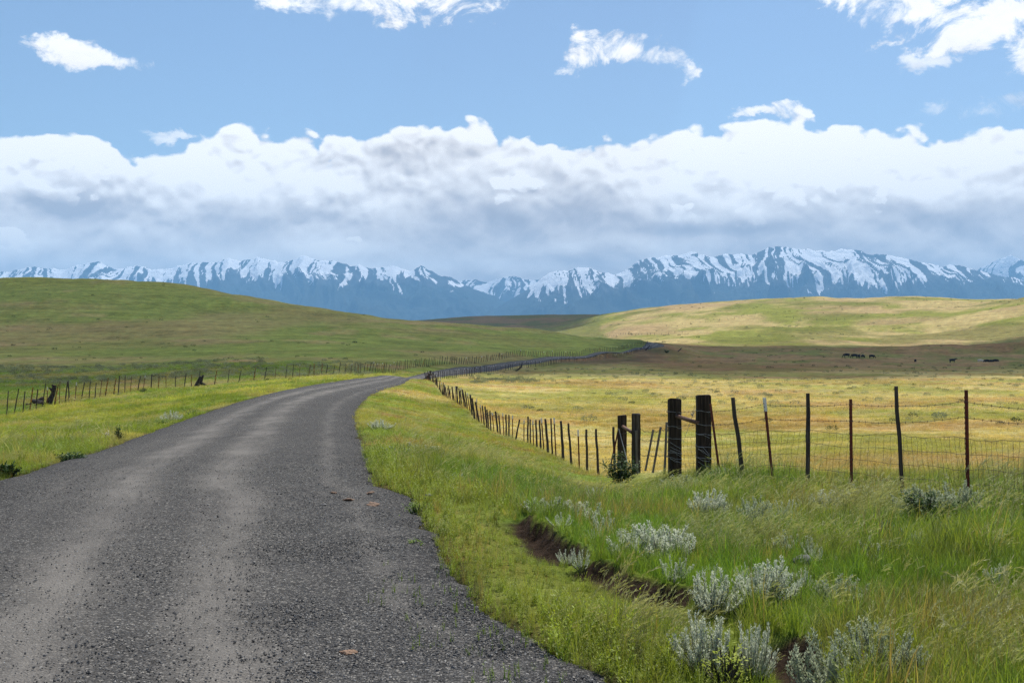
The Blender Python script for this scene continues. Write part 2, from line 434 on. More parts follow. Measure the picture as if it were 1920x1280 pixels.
# ------------------------------------------------------------------ ground cover colours (albedo)
C_LUSH = np.array((.085, .15, .018)); C_YG = np.array((.205, .228, .045)); C_GOLD = np.array((.40, .335, .145)); C_RED = np.array((.27, .15, .065))
C_OLIVE = np.array((.105, .115, .032)); C_BROWN = np.array((.145, .105, .048)); C_SOIL = np.array((.055, .036, .024)); C_TAN = np.array((.36, .27, .14))
def lerp(a, b, t): t = np.asarray(t)[..., None]; return a * (1 - t) + b * t
def cover(x, y, sd=None):
    x = np.asarray(x, float); y = np.asarray(y, float); d = np.maximum(y, 3); u = CU + F * x / d
    if sd is None: sd = road_sd(x, y)
    n1 = fbm(x * .35, y * .35, 4, 40); n2 = fbm(x * .09, y * .06, 4, 41); n3 = fbm(x * .022, y * .016, 4, 42); n4 = fbm(x * 1.6, y * 1.6, 3, 43); n5 = fbm(x * .011, y * .02, 4, 44)
    # right of the road
    fg = lerp(C_LUSH * 1.15, C_YG, sstep(.38, .68, n1) * .65)
    fg = lerp(fg, C_OLIVE * 1.15, sstep(.5, .7, n4) * .5)
    strip = lerp(C_YG * .85, C_LUSH, sstep(.45, .65, n1)); strip = lerp(strip, C_RED * .8, sstep(.58, .75, n4) * .5)
    verge = lerp(C_YG * .95, C_GOLD * .9, sstep(.42, .66, n2) * .8); verge = lerp(verge, C_RED * .9, sstep(.56, .72, n1) * .65); verge = lerp(verge, C_LUSH * 1.2, sstep(.5, .68, fbm(x * .3, y * .2, 3, 45)) * .6)
    field = lerp(C_GOLD, C_YG, .2 + .6 * sstep(.36, .62, n2)); field = lerp(field, C_RED * 1.1, sstep(.50, .70, fbm(x * .07, y * .11, 5, 46)) * .5); field = lerp(field, C_GOLD * 1.15, sstep(.5, .7, n1) * .4)
    far = lerp(C_BROWN * 1.5, C_OLIVE * 1.4, sstep(.42, .6, n2)); far = lerp(far, C_RED * .7, sstep(.5, .7, n3) * .5)
    rh = lerp(C_GOLD * .95, C_YG * .95, sstep(.40, .60, n3)); rh = lerp(rh, C_TAN * .9, sstep(.5, .64, n5) * .75); rh = lerp(rh, C_YG * .6, sstep(.6, .72, fbm(x * .015, y * .008, 4, 47)) * .7)
    cr = lerp(fg, field, sstep(-.06, .10, (n1 - .5) * .25 + (d - 20.5) / 30))
    cr = lerp(cr, C_RED * 1.05, sstep(20, 24, d) * sstep(36, 28, d) * sstep(1350, 1600, u) * (.25 + .4 * n1))
    cr = lerp(cr, far, sstep(225, 285, d + (n3 - .5) * 90))
    cr = lerp(cr, rh, sstep(530, 600, d + (n3 - .5) * 60))
    # left of the road
    bank = lerp(C_YG * 1.05, C_LUSH, sstep(.45, .6, n2) * .7); bank = lerp(bank, C_GOLD * .8, sstep(.55, .7, n1) * .5)
    lf = lerp(C_LUSH * 1.15, C_OLIVE * 1.6, sstep(.4, .62, n2)); lf = lerp(lf, C_TAN * .8, sstep(.68, .78, n2) * .6)
    lh = lerp(C_OLIVE * 1.6 + np.array((.015, .01, .01)), C_LUSH * 1.25, sstep(.36, .62, n3) * .6); lh = lerp(lh, C_BROWN * 1.1, sstep(.56, .72, fbm(x * .016, y * .022, 5, 48)) * .28); lh = lerp(lh, C_TAN * .8, sstep(.62, .74, fbm(x * .04, y * .05, 5, 49)) * .4)
    lh = lerp(lh, C_YG * .8, sstep(430, 500, d) * .5)
    lh = lh * np.array((.98, .92, 1.05)); lf = lf * np.array((.95, .86, 1.0))
    # which side
    LFX = np.interp(d, FX_D, FX_X)                       # left fence line in plan
    lc = lerp(bank, lf, sstep(-.5, .8, LFX - x))
    lc = lerp(lc, lh, sstep(150, 260, d))
    rfx = np.interp(d, RX_D, RX_X)                       # right fence line
    inner = sstep(.5, -.5, x - rfx) * sstep(19, 24, d)
    cr = lerp(cr, verge, inner * sstep(230, 150, d))
    cr = lerp(cr, strip, sstep(1.3, .2, sd + (n4 - .5) * 1.2) * sstep(24, 18, d))
    centre = np.interp(d, C_D, C_X)
    left = sstep(.5, -.5, (x - centre) / (1 + d * .004))
    c = lerp(cr, lc, left)
    c = lerp(c, lerp(C_BROWN * 1.2, C_OLIVE, sstep(.4, .6, n3)), sstep(1250, 1500, d))
    return c * (1 + (fbm(x * .6, y * .6, 3, 52)[..., None] - .5) * .25)
cen = .5 * (LS + RS)
_o = np.argsort(cen[:, 1]); C_D = cen[_o, 1][cen[_o, 1] < 410]; C_X = cen[_o, 0][cen[_o, 1] < 410]
C_D = np.concatenate([C_D, [430, 1000, 3000]]); C_X = np.concatenate([C_X, [C_X[-1] + 6, 80, 300]])

# ------------------------------------------------------------------ fence lines in plan (column, distance)
LF_UD = [(-160, 52), (-60, 58), (31, 66), (110, 77), (200, 90), (290, 103), (370, 112), (480, 119), (600, 132), (675, 146), (760, 182), (840, 217), (975, 277), (1100, 342), (1190, 396), (1214, 415)]
LF = catmull([tuple(at(u, d)[:2]) for u, d in LF_UD], 12)
FX_D = np.concatenate([[4, 20], LF[:, 1], [420, 3000]]); FX_X = np.concatenate([[-60, -40], LF[:, 0], [LF[-1, 0] + 6, 400]])
RF_UD = [(1192, 26), (1165, 27.2), (1119, 29.3), (1100, 30.3), (1068, 32.5), (1040, 35.5), (1005, 39), (968, 44), (935, 49.5), (908, 56), (880, 66), (857, 79), (835, 100), (815, 124), (799, 149)]
RF = catmull([tuple(at(u, d)[:2]) for u, d in RF_UD], 10)
RF3_UD = [(799, 149), (820, 154), (862, 174), (907, 200), (975, 234), (1050, 276), (1125, 322), (1190, 370), (1222, 396)]
RF3 = catmull([tuple(at(u, d)[:2]) for u, d in RF3_UD], 12)
_r = np.vstack([RF, RF3[1:]]); _r = _r[np.argsort(_r[:, 1])]
RX_D = np.concatenate([[4, 18, 24], _r[:, 1]]); RX_X = np.concatenate([[8, 3.3, 2.95], _r[:, 0]])

# ------------------------------------------------------------------ materials
def ground_material():
    m, t = material('ground_cover')
    co = objco(t)
    col = t.attr('col')
    a = t.noise(co, 2.2, 6, .65); b = t.noise(co, .16, 6, .6); c = t.noise(co, 14, 4, .7)
    f = t.add(t.add(t.mul(t.sub(a, .5), .9), t.mul(t.sub(b, .5), 1.2)), t.mul(t.sub(c, .5), .7))
    f = t.add(f, t.mul(t.sub(t.noise(co, .6, 3, .6), .5), 1.1))
    cn = t.noise(objco(t, (.03, .03, 1.1)), 1.0, 7, .65)
    f = t.add(f, t.mul(t.sub(cn, .5), 1.0))
    v = t.m('MAXIMUM', t.add(1.0, f), .25)
    cm = t.new('ShaderNodeVectorMath', operation='SCALE'); t.l.new(col, cm.inputs[0]); t.l.new(v, cm.inputs['Scale'])
    hue = t.mixc(t.mr(t.noise(co, .7, 5, .6), .4, .68), cm.outputs[0], t.mixc(1.0, cm.outputs[0], (1.12, .92, .8), 'MULTIPLY'))
    soil = t.attr('soil', out='Fac')
    sc = t.mixc(t.noise(co, 9, 6, .7), (.014, .009, .006), (.062, .040, .026))
    colr = t.mixc(soil, hue, sc)
    h = t.add(t.mul(t.noise(co, 3.0, 8, .7), 1.0), t.mul(t.noise(co, .35, 6, .6), 3.0))
    bm = t.bump(h, .9, .16)
    principled(t, colr, 1.0, bm, .05)
    return m
M_GROUND = ground_material()

def grass_material(name, trans=.4, tip=(1.15, 1.05, .8)):
    m, t = material(name)
    col = t.attr('col', 'INSTANCER')
    h = t.attr('h', out='Fac')
    oi = t.new('ShaderNodeObjectInfo')
    k = t.mr(oi.outputs['Random'], 0, 1, .72, 1.3, False)
    sc = t.new('ShaderNodeVectorMath', operation='SCALE'); t.l.new(col, sc.inputs[0]); t.l.new(k, sc.inputs['Scale'])
    c = t.mixc(t.mul(h, .8), sc.outputs[0], t.mixc(1.0, sc.outputs[0], tip, 'MULTIPLY'))
    d = t.new('ShaderNodeBsdfPrincipled'); t.l.new(c, d.inputs['Base Color']); d.inputs['Roughness'].default_value = .55; d.inputs['Specular IOR Level'].default_value = .25
    tr = t.new('ShaderNodeBsdfTranslucent'); t.l.new(t.mixc(1.0, c, (1.25, 1.2, .7), 'MULTIPLY'), tr.inputs[0])
    mx = t.new('ShaderNodeMixShader'); mx.inputs[0].default_value = trans
    t.l.new(d.outputs[0], mx.inputs[1]); t.l.new(tr.outputs[0], mx.inputs[2]); t.l.new(mx.outputs[0], t.out.inputs[0])
    return m
M_GRASS = grass_material('grass_blades', .42, (1.25, 1.1, .8))
M_SEED = grass_material('grass_seed_heads', .35, (1.1, 1.05, 1.0))

def leaf_material(name, c0, c1, trans=.3, rough=.6):
    m, t = material(name)
    g = t.new('ShaderNodeNewGeometry')
    c = t.mixc(t.noise(objco(t), 6, 4, .6), c0, c1)
    c = t.mixc(t.mr(g.outputs['Random Per Island'], 0, 1, 0, .6, False), c, t.mixc(1.0, c, (1.35, 1.3, 1.1), 'MULTIPLY'))
    d = t.new('ShaderNodeBsdfPrincipled'); t.l.new(c, d.inputs['Base Color']); d.inputs['Roughness'].default_value = rough; d.inputs['Specular IOR Level'].default_value = .2
    tr = t.new('ShaderNodeBsdfTranslucent'); t.l.new(c, tr.inputs[0])
    mx = t.new('ShaderNodeMixShader'); mx.inputs[0].default_value = trans
    t.l.new(d.outputs[0], mx.inputs[1]); t.l.new(tr.outputs[0], mx.inputs[2]); t.l.new(mx.outputs[0], t.out.inputs[0])
    return m
M_SAGE = leaf_material('sage_leaves', (.40, .45, .34), (.57, .60, .50), .5)
M_SAGE_GREEN = leaf_material('green_sage_leaves', (.26, .31, .19), (.42, .46, .34), .5)
M_DARKLEAF = leaf_material('dark_leaves', (.018, .042, .010), (.05, .10, .02), .3)
M_WEED = leaf_material('weed_leaves', (.09, .16, .02), (.19, .27, .04), .35)
M_BRIGHTWEED = leaf_material('bright_weed_leaves', (.28, .36, .05), (.46, .50, .09), .4)
M_FLOWER = leaf_material('yellow_petals', (.55, .42, .02), (.75, .6, .03), .3)
M_DRYWEED = leaf_material('dry_weed', (.45, .40, .30), (.6, .56, .46), .3)

def wood_material(name, c0, c1, c2, lich=.0):
    m, t = material(name)
    co = objco(t, (26, 26, 1.6)); co1 = objco(t)
    n = t.noise(co, 1.0, 8, .65, .6)
    c = t.ramp(n, [(.28, c0), (.52, c1), (.75, c2)])
    if lich: c = t.mixc(t.mr(t.noise(co1, 5, 4, .6), .62 - lich, .70 - lich), c, (.42, .20, .03))
    bm = t.bump(n, .9, .012)
    principled(t, c, .92, bm, .15)
    return m
M_TIE = wood_material('railway_tie_wood', (.008, .006, .005), (.040, .029, .022), (.13, .10, .075))
M_WOOD = wood_material('weathered_wood', (.016, .013, .011), (.055, .046, .040), (.15, .13, .115))
M_GREYWOOD = wood_material('grey_stake_wood', (.06, .05, .045), (.14, .125, .11), (.26, .235, .21))
M_LICHEN = wood_material('lichen_wood', (.03, .022, .015), (.11, .075, .04), (.22, .15, .07), .14)
M_STUMP = wood_material('rotten_wood', (.010, .008, .006), (.045, .034, .026), (.24, .20, .17))

def steel_material(name, c0, c1):
    m, t = material(name)
    co = objco(t)
    c = t.mixc(t.mr(t.noise(co, 30, 5, .7), .35, .68), c0, c1)
    principled(t, c, .7, t.bump(t.noise(co, 60, 4, .7), .3, .003), .3)
    return m
M_RED = steel_material('rust_red_steel', (.16, .032, .018), (.075, .022, .014))
M_WHITE = steel_material('white_paint_chipped', (.78, .78, .78), (.45, .42, .40))
M_PIPE = steel_material('rusty_pipe', (.15, .075, .045), (.085, .042, .028))
M_WIRE = steel_material('rusty_wire', (.035, .028, .024), (.075, .055, .045))
M_BRIGHTWIRE = steel_material('galvanised_wire', (.42, .42, .43), (.25, .25, .26))
M_HIDE, _t = material('black_hide'); principled(_t, _t.mixc(_t.noise(objco(_t), 3, 4), (.006, .005, .005), (.016, .013, .012)), .75, None, .2)
M_PALEHIDE, _t = material('cream_hide'); principled(_t, _t.mixc(_t.noise(objco(_t), 3, 4), (.5, .42, .32), (.7, .62, .5)), .8, None, .2)

# ------------------------------------------------------------------ build ground
def build_ground():
    ys = list(np.arange(-14, 3.5, .5)); y = 3.5
    while y < 5200:
        ys.append(y); y += min(max(y * y / 2000, .012), .02 * y)
    ys = np.array(ys)
    s = np.concatenate([-np.geomspace(5200, 1120, 26)[:-1], np.arange(-1120, 1121, 7.0), np.geomspace(1120, 5200, 26)[1:]])
    Y, S = np.meshgrid(ys, s, indexing='ij')
    X = S * (np.maximum(Y, 0) + 6.0) / F
    X = np.where(np.abs(S) > 1120, np.sign(S) * (np.abs(S)) * (np.maximum(Y, 0) + 6.0) / F, X)
    x, y = X.ravel(), Y.ravel()
    Z, sd = terrain_z(x, y)
    soil = np.zeros(len(x)); nm = (y > 3.5) & (y < 20) & (x > -2) & (x < 9)
    soil[nm] = gully(x[nm], y[nm])[1]
    soil = np.maximum(soil, np.exp(-((x - MOUND.x) ** 2 / .30 + (y - MOUND.y) ** 2 / .35)) * 1.2).clip(0, 1)
    soil = np.maximum(soil, .8 * sstep(.22, -.05, sd) * (y < 60))
    c = cover(x, y, sd)
    V = np.stack([x, y, Z], 1)
    nr, nc = len(ys), len(s)
    i = np.arange(nr - 1)[:, None] * nc + np.arange(nc - 1)[None, :]
    Q = np.stack([i, i + 1, i + nc + 1, i + nc], -1).reshape(-1, 4)
    fc = V[Q].mean(1); d = fc[:, 1]; u = CU + F * fc[:, 0] / np.maximum(d, 3)
    wob = (fbm(fc[:, 0] * .02, fc[:, 1] * .02, 3, 60) - .5)
    lx = np.interp(d, C_D, C_X)
    lefthill = (fc[:, 0] < lx - 1) & (d > 175 + wob * 60 + sstep(500, 1200, u) * 60) & (d < 640)
    far = (d > 1250 + 40 * wob) | ((fc[:, 0] < lx - 1) & (d >= 640))
    righthill = ~far & (fc[:, 0] >= lx - 1) & (d > 545 + wob * 50)
    # one heightfield, cut along the feet of the hills; corner normals stay those of the whole sheet
    full = raw_mesh('whole', V, Q, None)
    NN = np.empty(len(V) * 3, np.float32); full.vertices.foreach_get('normal', NN); NN = NN.reshape(-1, 3)
    bpy.data.meshes.remove(full)
    for name, mask, lab, cat in (('ground', ~(lefthill | righthill | far), 'grassy meadow floor on both sides of the gravel road', 'ground'),
                                 ('hill', lefthill, 'long green grass hill sloping down from the left', 'hill'),
                                 ('hill', righthill, 'sunlit golden grass hill on the right behind the cattle', 'hill'),
                                 ('hill', far, 'brownish far hill in the gap between the two nearer hills', 'hill')):
        q = Q[mask]; ids, inv = np.unique(q, return_inverse=True)
        m = raw_mesh(name, V[ids], inv.reshape(-1, 4), M_GROUND)
        set_attr(m, 'col', c[ids], 'FLOAT_COLOR'); set_attr(m, 'soil', soil[ids])
        m.normals_split_custom_set_from_vertices([tuple(n) for n in NN[ids]])
        tag(link(bpy.data.objects.new(name, m)), lab, cat, None, 'structure')
build_ground()

# ------------------------------------------------------------------ road
def road_material():
    m, t = material('road_gravel')
    uv = t.new('ShaderNodeUVMap'); uv.uv_map = 'road'
    sp = t.new('ShaderNodeSeparateXYZ'); t.l.new(uv.outputs[0], sp.inputs[0])
    w, l = sp.outputs[0], sp.outputs[1]           # across 0..1, along in metres
    co = objco(t)
    cmb = t.new('ShaderNodeCombineXYZ'); t.l.new(t.mul(w, 5.2), cmb.inputs[0]); t.l.new(t.mul(l, .07), cmb.inputs[1])
    streak = t.noise(cmb.outputs[0], 3.2, 6, .62, 0, '2D')
    streak2 = t.noise(cmb.outputs[0], 11, 4, .6, 0, '2D')
    vor = t.new('ShaderNodeTexVoronoi'); vor.inputs['Scale'].default_value = 62; t.l.new(co, vor.inputs['Vector'])
    vor2 = t.new('ShaderNodeTexVoronoi'); vor2.inputs['Scale'].default_value = 150; t.l.new(co, vor2.inputs['Vector'])
    sep = t.new('ShaderNodeSeparateColor'); t.l.new(vor.outputs['Color'], sep.inputs[0])
    stone = t.ramp(sep.outputs[0], [(0, (.026, .0255, .025)), (.35, (.062, .061, .059)), (.7, (.115, .112, .107)), (.93, (.22, .207, .185)), (1, (.36, .34, .30))])
    gap = t.mr(vor.outputs['Distance'], .25, .75)
    stone = t.mixc(t.mul(gap, .75), stone, (.035, .033, .031))
    dirt = t.mixc(t.noise(co, 25, 5, .7), (.158, .145, .129), (.255, .238, .213))
    def track(c, s):
        q = t.m('DIVIDE', t.sub(w, c), s); return t.m('POWER', 2.71828, t.mul(t.mul(q, q), -1.0))
    tr = t.add(t.add(t.mul(track(.36, .075), 1.0), t.mul(track(.60, .07), 1.0)), t.add(t.mul(track(.87, .022), .45), t.mul(track(.2, .05), .25)))
    tr = t.mul(tr, t.mr(streak, .18, .60, .25, 1.0))
    tr = t.add(tr, t.mul(t.mr(streak2, .5, .8), .22))
    patch = t.mr(t.noise(co, .45, 4, .6), .35, .7)
    fac = t.m('MINIMUM', t.mul(tr, t.add(.42, t.mul(patch, .45))), .76)
    c = t.mixc(fac, stone, dirt)
    c = t.mixc(t.mul(t.mr(t.noise(co, .22, 4, .6), .4, .65), .35), c, t.mixc(1.0, c, (.72, .72, .75), 'MULTIPLY'))
    edge = t.mr(t.m('ABSOLUTE', t.sub(w, .5)), .40, .5)
    c = t.mixc(t.mul(edge, .5), c, t.mixc(1.0, c, (.6, .6, .62), 'MULTIPLY'))
    hgt = t.add(t.mul(t.sub(1.0, vor.outputs['Distance']), .9), t.mul(t.sub(1.0, vor2.outputs['Distance']), .35))
    principled(t, c, .9, t.bump(hgt, .9, .012), .06)
    return m
M_ROAD = road_material()
def build_road():
    nc = 25
    # drop stations closer than a little step
    L, Rr = [LS[0]], [RS[0]]
    for a, b in zip(LS[1:], RS[1:]):
        mid = .5 * (a + b); pm = .5 * (L[-1] + Rr[-1])
        if np.linalg.norm(mid - pm) > max(.12, mid[1] * .008): L.append(a); Rr.append(b)
    L = np.array(L); Rr = np.array(Rr)
    for k in range(6):
        L[1:-1] = .5 * L[1:-1] + .25 * (L[2:] + L[:-2]); Rr[1:-1] = .5 * Rr[1:-1] + .25 * (Rr[2:] + Rr[:-2])
    # finer along the near part
    def dens(P, Q):
        o1, o2 = [], []
        for i in range(len(P) - 1):
            n = 6 if P[i][1] + Q[i][1] < 60 else 2
            for k in range(n): o1.append(P[i] + (P[i + 1] - P[i]) * k / n); o2.append(Q[i] + (Q[i + 1] - Q[i]) * k / n)
        return np.array(o1 + [P[-1]]), np.array(o2 + [Q[-1]])
    L, Rr = dens(L, Rr)
    n = len(L); w = np.linspace(0, 1, nc)
    mid = .5 * (L + Rr); al = np.concatenate([[0], np.cumsum(np.hypot(*(mid[1:] - mid[:-1]).T))])
    # ragged edges
    dirv = (Rr - L) / np.linalg.norm(Rr - L, axis=1)[:, None]
    L = L + dirv * ((fbm(al * .9, al * 0, 3, 71) - .5) * .35)[:, None]; Rr = Rr + dirv * ((fbm(al * 1.7, al * 0, 4, 72) - .5) * .45)[:, None]
    P = L[:, None] * (1 - w)[None, :, None] + Rr[:, None] * w[None, :, None]
    x, y = P[..., 0].ravel(), P[..., 1].ravel()
    ww = np.tile(w, n)
    z = base_z(x, y) + .012 + .05 * (1 - (2 * ww - 1) ** 2)
    z += (fbm(x * 1.3, y * 1.3, 3, 73) - .5) * .02
    for c in (.36, .60): z -= .012 * np.exp(-((ww - c) / .05) ** 2)
    z -= .05 * sstep(.465, .5, np.abs(ww - .5))
    m = grid_mesh('gravel_road', np.stack([x, y, z], 1), n, nc, M_ROAD)
    uvl = m.uv_layers.new(name='road')
    li = np.empty(len(m.loops), np.int32); m.loops.foreach_get('vertex_index', li)
    uv = np.stack([ww, np.repeat(al, nc)], 1)[li]
    uvl.data.foreach_set('uv', uv.astype(np.float32).ravel())
    tag(link(bpy.data.objects.new('road', m)), 'grey gravel road curving away through the meadow', 'road', None, 'structure')
build_road()

# ------------------------------------------------------------------ scattered stuff (instances only for what nobody could count)
def scatter_object(name, pts, rot, scl, idx, col, sources, label, cat):
    m = bpy.data.meshes.new(name)
    pts = np.asarray(pts, np.float32)
    m.vertices.add(len(pts)); m.vertices.foreach_set('co', pts.ravel())
    set_attr(m, 'rot', rot, 'FLOAT_VECTOR'); set_attr(m, 'scl', scl, 'FLOAT_VECTOR'); set_attr(m, 'col', col, 'FLOAT_COLOR')
    a = m.attributes.new('idx', 'INT', 'POINT'); a.data.foreach_set('value', np.asarray(idx, np.int32))
    c = bpy.data.collections.new(name + '_sources')
    for k, me in enumerate(sources): c.objects.link(bpy.data.objects.new('%s_source_%02d' % (name, k), me))
    o = link(bpy.data.objects.new(name, m))
    g = bpy.data.node_groups.new(name, 'GeometryNodeTree')
    g.interface.new_socket('Geometry', in_out='INPUT', socket_type='NodeSocketGeometry'); g.interface.new_socket('Geometry', in_out='OUTPUT', socket_type='NodeSocketGeometry')
    gi = g.nodes.new('NodeGroupInput'); go = g.nodes.new('NodeGroupOutput')
    ip = g.nodes.new('GeometryNodeInstanceOnPoints'); ci = g.nodes.new('GeometryNodeCollectionInfo')
    ci.inputs['Collection'].default_value = c; ci.inputs['Separate Children'].default_value = True; ci.inputs['Reset Children'].default_value = True
    def na(nm, typ):
        n = g.nodes.new('GeometryNodeInputNamedAttribute'); n.data_type = typ; n.inputs['Name'].default_value = nm; return n.outputs['Attribute']
    g.links.new(gi.outputs[0], ip.inputs['Points']); g.links.new(ci.outputs[0], ip.inputs['Instance'])
    ip.inputs['Pick Instance'].default_value = True
    g.links.new(na('idx', 'INT'), ip.inputs['Instance Index']); g.links.new(na('rot', 'FLOAT_VECTOR'), ip.inputs['Rotation']); g.links.new(na('scl', 'FLOAT_VECTOR'), ip.inputs['Scale'])
    g.links.new(ip.outputs[0], go.inputs[0])
    md = o.modifiers.new('scatter', 'NODES'); md.node_group = g
    return tag(o, label, cat, None, 'stuff')

WIND = (.9, .35)
def rdir(bias=.5):
    a = random.uniform(0, 2 * math.pi); v = Vector((math.cos(a) + WIND[0] * bias, math.sin(a) + WIND[1] * bias, 0))
    return v.normalized()
def tuft(nb, rad, h0, h1, wid, lean=(.2, .8), bias=.6, droop=.6):
    b = MB()
    for k in range(nb):
        a = random.uniform(0, 6.28); r = rad * math.sqrt(random.random())
        b.blade((r * math.cos(a), r * math.sin(a), -.02), rdir(bias), random.uniform(h0, h1), random.uniform(*lean), random.uniform(.7, 1.3) * wid, 4, random.uniform(0, droop))
    return b
def seed_tuft(nb, rad, h0, h1):
    b = tuft(nb * 2, rad, h0 * .45, h1 * .55, .005)
    for k in range(nb):
        a = random.uniform(0, 6.28); r = rad * math.sqrt(random.random()); d = rdir(1.5); L = random.uniform(h0, h1); ln = random.uniform(.35, .9)
        base = Vector((r * math.cos(a), r * math.sin(a), -.02))
        b.cur = 0; b.blade(base, d, L * .8, ln * .6, .0035, 4, .2)
        # feathery head along the drooping end
        p = base.copy(); ang = ln * .6 * .35
        for i in range(4):
            t = i / 4; aa = ang + (ln * .6 + .2 * t) * t
            p = p + Vector((d.x * math.sin(aa), d.y * math.sin(aa), math.cos(aa))) * L * .2
        b.cur = 1; aa = ln
        for i in range(9):
            p = p + Vector((d.x * math.sin(aa), d.y * math.sin(aa), math.cos(aa))) * L * .03; aa += .08
            for s in (0, 1):
                q = Vector((d.x * math.sin(aa), d.y * math.sin(aa), math.cos(aa))) + Vector((random.uniform(-.5, .5), random.uniform(-.5, .5), random.uniform(-.3, .3)))
                b.leaf(p, q, Vector((random.uniform(-1, 1), random.uniform(-1, 1), random.uniform(-1, 1))) + Vector((.01, 0, 0)), .034, .0042, 1.0)
    return b
def forb(ns, h0, h1, ll=.034, lw=.013):
    b = MB()
    for k in range(ns):
        d = rdir(.3); L = random.uniform(h0, h1); ln = random.uniform(.05, .5); p = Vector((random.uniform(-.05, .05), random.uniform(-.05, .05), 0))
        b.blade(p, d, L, ln, .005, 3, .2, .2, .6)
        for i in range(int(L / .014)):
            t = (i + 1) / (L / .014); aa = ln * .35 + ln * t * .8
            q = p + Vector((d.x * math.sin(aa * .6), d.y * math.sin(aa * .6), math.cos(aa * .6))) * L * t * .96
            az = random.uniform(0, 6.28); dd = Vector((math.cos(az), math.sin(az), random.uniform(.15, 1.1)))
            s = random.uniform(.6, 1.2) * (1.15 - .55 * t)
            b.leaf(q, dd, Vector((math.cos(az) * -.4, math.sin(az) * -.4, 1)), ll * s, lw * s, .5 + .5 * t)
    return b
def dry_tuft():
    b = tuft(10, .04, .12, .42, .004, (.3, 1.1), .8)
    for k in range(4):
        d = rdir(.8); p = Vector((random.uniform(-.03, .03), random.uniform(-.03, .03), 0)); L = random.uniform(.3, .5)
        b.blade(p, d, L, random.uniform(.3, .7), .006, 4, .3)
    return b
GM = [M_GRASS, M_SEED]
SRC = [tuft(16, .05, .16, .36, .0060).mesh('t0', GM), tuft(18, .06, .12, .30, .0055).mesh('t1', GM), tuft(14, .05, .22, .46, .0065).mesh('t2', GM), tuft(20, .07, .08, .22, .006).mesh('t3', GM),
       seed_tuft(7, .07, .36, .58).mesh('t4', GM), seed_tuft(9, .10, .30, .50).mesh('t5', GM),
       forb(6, .14, .30).mesh('t6', GM), forb(8, .10, .22).mesh('t7', GM), forb(4, .18, .38, .04, .009).mesh('t8', GM),
       dry_tuft().mesh('t9', GM), tuft(22, .09, .10, .24, .0045, (.3, 1.1)).mesh('t10', GM)]
# wide tufts for the middle distance
SRC += [tuft(26, .22, .14, .34, .011).mesh('t11', GM), tuft(26, .26, .10, .26, .012, (.3, 1.0)).mesh('t12', GM), seed_tuft(12, .22, .25, .45).mesh('t13', GM)]

